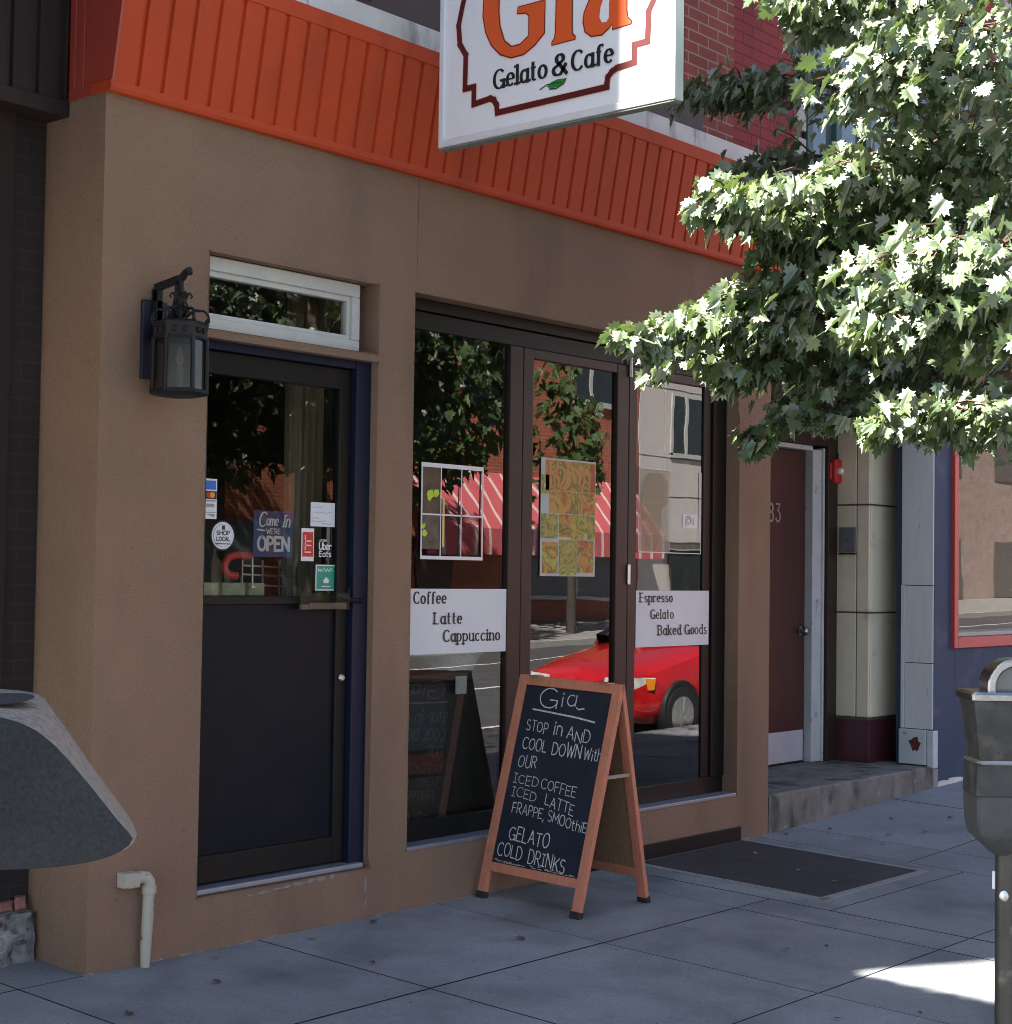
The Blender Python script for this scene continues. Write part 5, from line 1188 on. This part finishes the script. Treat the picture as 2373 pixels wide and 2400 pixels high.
# ================================================================== TREES
LEAF = [(0, 0), (.10, .03), (.30, -.06), (.27, .10), (.50, .14), (.36, .30), (.60, .52), (.40, .52), (.44, .66), (.20, .56), (.24, .80), (.12, .80), (0, 1.06)]
LR = [(a, b) for a, b in LEAF]; LLf = [(-a, b) for a, b in LEAF]
def add_leaf(V, F, base, tip, nrm, size, fold, curl):
    t = tip.normalized(); s = t.cross(nrm).normalized(); n_ = s.cross(t).normalized()
    k = len(V)
    for a, b in LR: V.append(base + (s * (a * math.cos(fold)) + t * b + n_ * (abs(a) * math.sin(fold) - curl * b * b)) * size)
    for a, b in LLf[1:-1]: V.append(base + (s * (a * math.cos(fold)) + t * b + n_ * (abs(a) * math.sin(fold) - curl * b * b)) * size)
    m_ = len(LR); F.append(tuple(k + i for i in range(m_)))
    F.append((k,) + tuple([k + m_ - 1]) + tuple(k + m_ + i for i in range(m_ - 3, -1, -1)))
def foliage(name, pts, size, mname, parent, seed, out_c, flat=.75):
    rnd = random.Random(seed); V = []; F = []
    for P, sz in pts:
        o = Vector((P.x - out_c.x, P.y - out_c.y, 0)); o = o.normalized() if o.length > .01 else Vector((1, 0, 0))
        a = rnd.uniform(-1.5, 1.5); d = Vector((o.x * math.cos(a) - o.y * math.sin(a), o.x * math.sin(a) + o.y * math.cos(a), -rnd.uniform(.3, 1.5)))
        nr = Vector((rnd.gauss(0, .6), rnd.gauss(0, .6), .85)) + o * rnd.uniform(0, .9)
        add_leaf(V, F, P, d, nr.normalized(), size * sz * rnd.uniform(.7, 1.2), rnd.uniform(-.1, .6), rnd.uniform(-.1, .6))
    off = parent.location
    me = bpy.data.meshes.new(name); me.from_pydata([(p_.x - off.x, p_.y - off.y, p_.z - off.z) for p_ in V], [], F)
    me.materials.append(MT[mname]); me.update(); o = bpy.data.objects.new(name, me); COL.objects.link(o); o.parent = parent
    return o

TX, TY = 4.62, -3.62
mt = thing('maple_tree', (TX, TY, gz(TX, TY)), 'leafy street maple whose sunlit boughs hang in from the right', 'tree')
tk = MB(); tk.tube([(TX, TY, gz(TX, TY) - .1), (TX, TY, .15), (TX + .02, TY + .01, 1.2), (TX, TY + .03, 2.3), (TX - .06, TY + .05, 3.2), (TX - .05, TY, 4.6), (TX, TY, 6.2)], [.19, .15, .125, .12, .11, .075, .02], 14)
tk.v = [(a + .012 * noise.noise(Vector((a * 9, b * 9, c * 3))), b + .012 * noise.noise(Vector((a * 9 + 7, b * 9, c * 3))), c) for a, b, c in tk.v]
tk.build('trunk', 'bark', mt, smooth=60)
POLY = [(1392, -40), (1400, 2), (1440, 12), (1480, 40), (1500, 70), (1482, 100), (1500, 130), (1525, 190), (1530, 235), (1520, 262), (1535, 290), (1560, 300), (1545, 330), (1505, 350), (1470, 335), (1400, 322), (1345, 306), (1306, 340), (1298, 415), (1345, 440), (1372, 478), (1415, 450), (1440, 470), (1400, 520), (1340, 570), (1290, 585), (1260, 600), (1190, 605), (1135, 635), (1180, 655), (1205, 690), (1215, 735), (1300, 690), (1345, 720), (1370, 760), (1355, 800), (1400, 830), (1420, 868), (1450, 845), (1480, 820), (1520, 800), (1570, 815), (1620, 800), (1640, 850), (1680, 835), (1700, 815), (1760, 850), (1790, 840), (1820, 880), (1850, 855), (1915, 840), (1990, 860), (2600, 900), (2600, -900), (1392, -900)]
HOLES = [((1600, 232), (95, 75), .05), ((1590, 120), (75, 45), .35), ((1800, 420), (50, 30), .3), ((1480, 560), (45, 22), .35), ((1690, 690), (60, 25), .6)]
def inpoly(x_, y_, P=POLY):
    c_ = False; j_ = len(P) - 1
    for i in range(len(P)):
        if (P[i][1] > y_) != (P[j_][1] > y_) and x_ < (P[j_][0] - P[i][0]) * (y_ - P[i][1]) / (P[j_][1] - P[i][1]) + P[i][0]: c_ = not c_
        j_ = i
    return c_
rnd = random.Random(11); pts_ = []
def layer(P): return noise.noise(Vector((P.x * 1.5, P.y * 1.5, P.z * 4.2)))
EC, ER = Vector((4.2, -3.1, 4.3)), (3.3, 2.5, 2.0)
while len(pts_) < 10000:
    q_ = Vector((rnd.uniform(-1, 1), rnd.uniform(-1, 1), rnd.uniform(-1, 1)))
    if q_.length > 1 or q_.length < rnd.random() * .9: continue
    P_ = Vector((EC.x + q_.x * ER[0], EC.y + q_.y * ER[1], EC.z + q_.z * ER[2]))
    if P_.y > -.35 or layer(P_) < .10: continue
    if P_.x > 5.0 and P_.y > -3.5 and P_.z < 4.1: continue
    uv = pix(P_)
    if uv and -50 < uv[0] < 2000 and -50 < uv[1] < 2000:
        if not inpoly(uv[0], uv[1] + 25): continue
        if any(((uv[0] - h_[0][0]) / h_[1][0]) ** 2 + ((uv[1] - h_[0][1]) / h_[1][1]) ** 2 < 1 and rnd.random() > h_[2] for h_ in HOLES): continue
    pts_.append((P_, 1.0))
# boughs: (from u, v, depth) -> (to u, v, depth), radius, leaves
BO = [((1760, 640, 7.0), (1150, 640, 5.9), .24, .06, 420), ((1780, 500, 7.0), (1335, 375, 6.0), .25, .10, 380), ((1820, 720, 7.0), (1225, 715, 6.3), .20, .06, 320),
      ((1880, 790, 6.8), (1400, 835, 6.3), .2, .06, 380), ((1960, 830, 6.0), (1640, 815, 5.8), .16, .07, 220), ((1800, 220, 7.6), (1310, 175, 8.3), .28, .10, 330),
      ((1850, 60, 6.8), (1430, 20, 6.3), .26, .10, 330), ((1900, 330, 6.4), (1540, 330, 6.1), .26, .12, 360), ((1960, 640, 5.3), (1660, 610, 5.4), .22, .12, 200), ((1960, 510, 5.2), (1700, 500, 5.4), .22, .12, 180),
      ((1900, 130, 6.0), (1560, 190, 5.9), .24, .1, 280), ((1900, 420, 6.6), (1450, 450, 6.3), .25, .1, 360), ((1900, 570, 6.8), (1350, 560, 6.2), .22, .1, 380), ((1980, 760, 7.6), (1500, 760, 7.8), .25, .12, 420),
      ((1950, 300, 8.0), (1650, 420, 8.3), .3, .2, 300), ((1960, 620, 8.0), (1480, 640, 8.2), .28, .15, 380), ((1700, 330, 8.0), (1380, 330, 8.6), .2, .1, 130)]
bm2 = MB()
for a, b, r0, r1, n_ in BO:
    A_, B_ = at(*a), at(*b); side = (B_ - A_).cross(Vector((0, 0, 1))).normalized()
    mids = [A_.lerp(B_, t) + Vector((0, 0, .10 * math.sin(math.pi * t))) + side * .05 * math.sin(5 * t) for t in [i / 8 for i in range(9)]]
    root = Vector((TX - .05, TY, min(max(A_.z + .1, 2.4), 5.5)))
    bm2.tube([root, root.lerp(A_, .5) + Vector((0, 0, .15))] + mids, [.045, .032] + [.020 - .018 * i / 8 for i in range(9)], 7)
    for i in range(int(n_ * 2.0)):
        t = rnd.random() ** .8; c_ = A_.lerp(B_, t) + Vector((0, 0, .10 * math.sin(math.pi * t))); rr = r0 + (r1 - r0) * t
        o_ = Vector((rnd.gauss(0, 1), rnd.gauss(0, 1), rnd.gauss(-.25, .5))) * rr * .75
        P_ = c_ + o_
        uv = pix(P_)
        if uv and uv[0] < 1930 and uv[1] > -20 and not inpoly(uv[0], uv[1] + 12) and a[2] < 7.5: continue
        if uv and any(((uv[0] - h_[0][0]) / h_[1][0]) ** 2 + ((uv[1] - h_[0][1]) / h_[1][1]) ** 2 < 1 and rnd.random() > h_[2] + .15 for h_ in HOLES): continue
        pts_.append((P_, 1.0))
        if i % 9 == 0: bm2.tube([c_, c_.lerp(P_, .6) + Vector((0, 0, .02)), P_], [.006, .004, .002], 5)
bm2.build('limb', 'twig', mt, smooth=60)
foliage('crown', pts_, .070, 'leaf', mt, 5, Vector((TX, TY, 0)))

# unseen street tree left of the frame, crown shaped to shade the near pavement
T2 = (-3.75, -2.9)
mt2 = thing('maple_tree', (T2[0], T2[1], gz(*T2)), 'unseen street maple left of the frame, its crown shaped to shade the near pavement', 'tree')
tk = MB(); tk.tube([(T2[0], T2[1], gz(*T2) - .1), (T2[0], T2[1], 1.5), (T2[0] - .05, T2[1] + .1, 3.0), (T2[0], T2[1] + .3, 4.2), (T2[0] + .2, T2[1] + .6, 6.2)], [.17, .13, .11, .08, .02], 12); tk.build('trunk', 'bark', mt2, smooth=60)
pts2 = []; rnd = random.Random(4); tries = 0
while len(pts2) < 11500 and tries < 110000:
    tries += 1
    if rnd.random() < .7:       # leaves set along sun rays so their shade fills the pavement strip
        gx_ = rnd.uniform(-2.2, 2.34); lim = -1.52 - .5 * (gx_ - 1.4) + .2
        g0_ = Vector((gx_, rnd.uniform(-4.0, lim), 0))
        for q_ in range(6):
            P_ = g0_ + SUN * (rnd.uniform(2.8, 6.2) / SUN.z); uv = pix(P_)
            if P_.y < .3 and not (uv and -220 < uv[0] < 1990 and uv[1] > -330): break
    else:
        q_ = Vector((rnd.uniform(-1, 1), rnd.uniform(-1, 1), rnd.uniform(-1, 1)))
        if q_.length > 1: continue
        P_ = Vector((-3.4 + q_.x * 2.4, -1.7 + q_.y * 1.9, 4.9 + q_.z * 1.6))
    G_ = P_ - SUN * ((P_.z + .08) / SUN.z)
    if G_.x > 2.34 or P_.y > .3: continue
    uv = pix(P_)
    if uv and -220 < uv[0] < 1990 and uv[1] > -330: continue
    pts2.append((P_, 1.7))
foliage('crown', pts2, .12, 'leaf', mt2, 9, Vector((-3.4, -1.6, 0)))
lb_ = MB(); rnd = random.Random(2)
for i in range(10):
    P_ = pts2[rnd.randrange(len(pts2))][0]; b0_ = Vector((T2[0], T2[1] + .1, rnd.uniform(2.8, 4.2))); lb_.tube([b0_, b0_.lerp(P_, .5) + Vector((0, 0, .2)), P_], [.04, .025, .006], 6)
lb_.build('limb', 'twig', mt2, smooth=60)

# ================================================================== ACROSS THE STREET (seen mirrored in the glass)
FY = -20.0
bb = thing('brick_shop', (24, FY, 0), 'orange brick shop block with striped pink awning across the street, mirrored in the window', 'building')
m_ = MB(); m_.box(12, 31.5, FY - 8, FY, -.1, 11); m_.build('wall', 'brick_far', bb)
aw = MB(); aw.mi = 0
x = 22.3; k = 0
while x < 30.8:
    aw.mi = 0; aw.quad((x, FY - .001, 3.95), (x + .42, FY - .001, 3.95), (x + .42, FY + 1.1, 2.62), (x, FY + 1.1, 2.62)); aw.quad((x, FY + 1.1, 2.62), (x + .42, FY + 1.1, 2.62), (x + .42, FY + 1.12, 2.02), (x, FY + 1.12, 2.02))
    aw.mi = 1; aw.quad((x + .42, FY - .001, 3.95), (x + .52, FY - .001, 3.95), (x + .52, FY + 1.1, 2.62), (x + .42, FY + 1.1, 2.62)); aw.quad((x + .42, FY + 1.1, 2.62), (x + .52, FY + 1.1, 2.62), (x + .52, FY + 1.12, 2.02), (x + .42, FY + 1.12, 2.02))
    x += .52
aw.build('awning', ['pink', 'pink_lt'], bb, fixn=False)
for x0, x1 in ((14.5, 18.5), (19.0, 21.5), (26.7, 31.0)):
    m_ = MB(); m_.box(x0, x1, FY + .001, FY + .05, 1.05, 2.6); so_ = m_.build('store_window', 'far_store', bb)
    m_ = MB(); m_.box(x0 - .1, x1 + .1, FY + .05, FY + .14, .97, 1.06); m_.box((x0 + x1) / 2 - .05, (x0 + x1) / 2 + .05, FY + .05, FY + .09, 1.06, 2.6); m_.build('window_sill', 'far_frame', so_)
m_ = MB(); m_.box(23.0, 24.2, FY + .001, FY + .06, 0, 2.4); m_.build('shop_door', 'maroon', bb)
for x0 in (13.5, 17, 20.5, 24.5, 28.5):
    for z0 in (6.0, 9.0):
        m_ = MB(); m_.box(x0, x0 + 1.9, FY + .001, FY + .03, z0, z0 + 1.7); wo = m_.build('window', 'far_dark', bb)
        m_ = MB(); m_.box(x0 + .9, x0 + 1.0, FY + .03, FY + .06, z0, z0 + 1.7); m_.box(x0 - .1, x0 + 2.0, FY + .03, FY + .1, z0 - .14, z0); m_.build('window_frame', 'far_frame', wo)
pb_ = thing('panel_block', (38, FY, 0), 'pale grey panelled block beside the brick shop, mirrored in the third pane', 'building')
m_ = MB(); pz = [2.5, 3.7, 4.75, 6.6, 7.7, 9.0, 11.5]; px_ = [31.52, 32.7, 34.9, 37.2, 39.5, 41.8, 44, 46.5]
m_.box(31.51, 46.5, FY - 8, FY - .05, 0, 11.5)
for i in range(len(px_) - 1):
    for j_ in range(len(pz) - 1):
        m_.box(px_[i] + .02, px_[i + 1] - .02, FY - .04, FY, pz[j_] + .02, pz[j_ + 1] - .02)
m_.build('wall', 'pale_panel', pb_)
for x0 in (33.0, 35.3, 37.6, 39.9, 42.1):
    m_ = MB(); m_.box(x0, x0 + 1.7, FY + .001, FY + .03, 4.9, 6.45); wo = m_.build('window', 'far_dark', pb_)
    m_ = MB(); m_.box(x0 + .5, x0 + .62, FY + .03, FY + .06, 4.9, 6.45); m_.box(x0 - .08, x0, FY + .02, FY + .06, 4.85, 6.5); m_.box(x0 + 1.7, x0 + 1.78, FY + .02, FY + .06, 4.85, 6.5); m_.box(x0 - .08, x0 + 1.78, FY + .02, FY + .06, 4.78, 4.9); m_.build('window_frame', 'far_frame', wo)
m_ = MB(); m_.box(32.9, 46, FY + .001, FY + .05, .3, 2.3); so_ = m_.build('store_window', 'far_dark', pb_)
m_ = MB(); m_.box(31.6, 46, FY + .01, FY + .12, 2.34, 2.46); m_.build('store_band', 'recess', pb_)
# far street trees
def far_tree(x_, y_, h_, r_, n_, seed, label, ox=0.0):
    t = thing('street_tree', (x_, y_, -.05), label, 'tree', 'young street trees across the road')
    m_ = MB(); m_.tube([(x_, y_, -.1), (x_, y_, h_ * .45), (x_ + .05, y_, h_ * .9)], [.13, .09, .02], 10); m_.build('trunk', 'bark_dark', t, smooth=60)
    rr = random.Random(seed); L_ = []
    while len(L_) < n_:
        q_ = Vector((rr.uniform(-1, 1), rr.uniform(-1, 1), rr.uniform(-1, 1)))
        if q_.length > 1: continue
        P_ = Vector((x_ + ox + q_.x * r_, y_ + q_.y * r_, h_ * .68 + q_.z * h_ * .30))
        if noise.noise(P_ * 1.1) < -.12: continue
        L_.append((P_, 1.0))
    foliage('crown', L_, .26, 'leaf_far', t, seed, Vector((x_, y_, 0)))
far_tree(25.3, -17.3, 6.6, 1.1, 330, 31, 'small tree before the grey shop windows across the street', -.55)
far_tree(19.4, -16.9, 8.0, 2.3, 2600, 32, 'bushy tree before the left end of the pink awning across the street')
far_tree(14.8, -16.9, 8.2, 2.5, 2600, 33, 'dense tree furthest left across the street')
pk_ = thing('brick_terrace', (58, FY, 0), 'pale peach brick terrace far along the street, mirrored in the red framed window', 'building')
m_ = MB(); m_.box(46.6, 130, FY - 8, FY, -.1, 13); m_.build('wall', 'brick_peach', pk_)
for k in range(14):
    for z0 in (1.0, 5.2):
        m_ = MB(); m_.box(48.5 + k * 4.5, 50.3 + k * 4.5, FY + .001, FY + .04, z0, z0 + 2.0); m_.build('window', 'recess', pk_)

# ---- red parked car (mirrored in the window)
CX0, CYC, CZ = 10.28, -5.42, -.215
car = thing('parked_car', (CX0 + 2.1, CYC, CZ), 'red small saloon car parked at the kerb, mirrored in the shop window', 'car')
def loft(mb, secs):
    n_ = len(secs[0]); vs = [p_ for s in secs for p_ in s]
    fs = [(i * n_ + j_, i * n_ + (j_ + 1) % n_, (i + 1) * n_ + (j_ + 1) % n_, (i + 1) * n_ + j_) for i in range(len(secs) - 1) for j_ in range(n_)]
    fs += [tuple(range(n_ - 1, -1, -1)), tuple((len(secs) - 1) * n_ + j_ for j_ in range(n_))]
    return mb.add(vs, fs)
def bsec(x_, hw, z0, zb, zt, crown):
    half = [(hw * .86, z0), (hw * .97, z0 + .08), (hw, (z0 + zb) / 2), (hw * .985, zb), (hw * .93, zt - .02), (hw * .78, zt + crown * .5), (hw * .4, zt + crown)]
    pts = half + [(-a, b) for a, b in reversed(half)]
    return [(CX0 + x_, CYC + a, CZ + b * (1.1 + .03 * min(1, max(0, x_ - .3)))) for a, b in pts]
body = MB(); loft(body, [bsec(.0, .56, .30, .50, .58, .01), bsec(.06, .70, .24, .52, .63, .02), bsec(.2, .79, .20, .56, .68, .03), bsec(.55, .845, .19, .62, .745, .04), bsec(1.1, .86, .19, .70, .83, .045), bsec(1.45, .865, .19, .76, .90, .03), bsec(2.2, .87, .19, .80, .92, .02), bsec(3.2, .865, .2, .82, .93, .02), bsec(3.9, .83, .22, .80, .93, .03), bsec(4.2, .74, .28, .72, .88, .02), bsec(4.28, .6, .34, .6, .74, .01)])
body.build('body', 'car_red', car, smooth=35)
def csec(x_, hb, zb, ht, zt): return [(CX0 + x_, CYC + a, CZ + (b * 1.13 if b < 1.0 else b * 1.02)) for a, b in [(hb, zb), (ht + .05, (zb + zt) / 2 + .1), (ht, zt - .03), (ht * .7, zt), (-ht * .7, zt), (-ht, zt - .03), (-ht - .05, (zb + zt) / 2 + .1), (-hb, zb)]]
cab = MB(); loft(cab, [csec(1.30, .74, .88, .70, .89), csec(2.0, .78, .92, .60, 1.36), csec(2.5, .79, .92, .60, 1.40), csec(3.1, .78, .92, .58, 1.36), csec(3.75, .74, .92, .66, .94)]); cab.build('windows', 'car_glass', car, smooth=40)
rf = MB(); loft(rf, [csec(1.98, .63, 1.355, .60, 1.375), csec(2.5, .63, 1.395, .605, 1.418), csec(3.12, .61, 1.35, .58, 1.375)]); rf.build('roof', 'car_red', car, smooth=40)
pil = MB()
for s_ in (1, -1):
    pil.tube([(CX0 + 1.30, CYC + s_ * .745, CZ + 1.13 * .89), (CX0 + 2.0, CYC + s_ * .625, CZ + 1.02 * 1.37)], .028, 6); pil.tube([(CX0 + 3.1, CYC + s_ * .61, CZ + 1.02 * 1.36), (CX0 + 3.75, CYC + s_ * .745, CZ + 1.13 * .93)], .04, 6); pil.tube([(CX0 + 2.55, CYC + s_ * .64, CZ + 1.02 * 1.38), (CX0 + 2.6, CYC + s_ * .80, CZ + 1.13 * .92)], .025, 6)
pil.build('pillar', 'car_red', car, smooth=50)
for s_ in (1, -1):
    m_ = MB(); y0 = CYC + s_ * .60
    m_.add([(CX0 + a, CYC + s_ * b, CZ + c * 1.1) for a, b, c in [(.012, .36, .50), (.045, .655, .50), (.30, .805, .53), (.34, .80, .645), (.06, .66, .645), (.025, .36, .625)]], [(0, 1, 2, 3, 4, 5)]); 
    m_.v = [(a - .018, b + s_ * .012, c + .004) for a, b, c in m_.v]
    m_.build('headlight', 'lamp_clear', car)
    m_ = MB(); m_.add([(CX0 + a - .019, CYC + s_ * (b + .014), CZ + c * 1.1) for a, b, c in [(.22, .775, .53), (.30, .806, .535), (.33, .805, .64), (.21, .75, .64)]], [(0, 1, 2, 3)]); m_.build('indicator', 'amber', car)
m_ = MB(); m_.box(CX0 - .012, CX0 + .05, CYC - .33, CYC + .33, CZ + 1.1 * .50, CZ + 1.1 * .57); m_.build('grille', 'car_black', car)
m_ = MB(); m_.box(CX0 + .0, CX0 + .09, CYC - .5, CYC + .5, CZ + .27, CZ + .36); m_.build('air_intake', 'car_black', car)
for xw in (.74, 3.35):
    for s_ in (1, -1):
        c_ = Vector((CX0 + xw, CYC + s_ * .80, CZ + .30))
        m_ = MB(); m_.lathe([(.0, -.03), (.345, -.03), (.345, .06), (.335, .075), (.0, .075)], n=28); m_.v = [(c_.x + a, CYC + s_ * (.80 + z), c_.z + .03 + b) for a, b, z in m_.v]; m_.build('wheel_arch', 'car_black', car, smooth=40)
        m_ = MB(); m_.lathe([(.19, -.1), (.29, -.1), (.305, -.06), (.305, .06), (.29, .082), (.20, .085), (.19, .07)], n=32); m_.v = [(c_.x + a, CYC + s_ * (.80 + z), c_.z + b) for a, b, z in m_.v]; ty = m_.build('wheel', 'rubber', car, smooth=40)
        m_ = MB(); m_.lathe([(.0, .05), (.19, .05), (.195, .07), (.18, .082), (.165, .062), (.05, .060), (.0, .060)], n=28)
        m_.v = [(c_.x + a, CYC + s_ * (.80 + z), c_.z + b) for a, b, z in m_.v]; m_.build('rim', 'car_black', ty, smooth=40)
        m_ = MB()
        for q_ in range(6):
            t = R(q_ * 60 + 15); m_.obox((c_.x + .03 * math.cos(t), CYC + s_ * .888, c_.z + .03 * math.sin(t)), (c_.x + .185 * math.cos(t), CYC + s_ * .885, c_.z + .185 * math.sin(t)), .05, .02, up=(0, 1, 0))
        m_.lathe([(.19, 0), (.2, .006), (.18, .01)], n=28); m_.v = m_.v[:-84] + [(c_.x + a, CYC + s_ * (.88 + z), c_.z + b) for a, b, z in m_.v[-84:]]
        m_.build('spokes', 'rim', ty, smooth=40)

# ================================================================== FALLEN LEAVES
FL = [(-.20, -.55, 0), (1.05, -.16, 1), (.32, -.42, 0), (.95, -.62, 0), (1.75, -.75, 0), (2.3, -1.0, 0), (2.5, -1.62, 0), (2.66, -1.72, 0), (1.25, -1.15, 0), (1.1, -1.9, 0), (1.7, -2.3, 0), (2.0, -2.5, 0), (4.0, -.12, 1), (4.3, -.35, 1), (4.05, -.75, 1), (4.42, -.95, 0), (3.95, -1.02, 1), (5.05, -.1, 0), (5.35, -.22, 0), (5.45, -.55, 0), (5.9, -.35, 0), (5.7, -.7, 0), (6.2, -.6, 0), (6.55, -.35, 0), (6.9, -.5, 0), (7.2, -.35, 0), (5.2, -.65, 0), (3.5, -1.28, 1), (.55, -.12, 1), (1.45, -.10, 0)]
rnd = random.Random(8)
for k, (x_, y_, pale) in enumerate(FL):
    V = []; F = []; a = rnd.uniform(0, 6.28)
    if 3.58 < x_ < 4.64 and y_ > -1.17: zz = gz(0, y_) + .012
    else: zz = gz(x_, y_) + .006
    add_leaf(V, F, Vector((0, 0, 0)), Vector((math.cos(a), math.sin(a), 0)), Vector((rnd.uniform(-.15, .15), rnd.uniform(-.15, .15), 1)), rnd.uniform(.022, .045), rnd.uniform(.2, .6), -.25)
    me = bpy.data.meshes.new('fallen_leaf'); me.from_pydata(V, [], F); me.materials.append(MT['leaf_dead2' if pale else 'leaf_dead']); o = bpy.data.objects.new('fallen_leaf', me); COL.objects.link(o); o.location = (x_, y_, zz)
    tag(o, 'small pale dry leaf lying on the ground' if pale else 'small dark brown dry leaf lying on the grey pavement', 'leaf', 'pale dry leaves on the ground' if pale else 'dark dry leaves on the pavement')

for o in SC.objects:
    if '_local' in o: del o['_local']
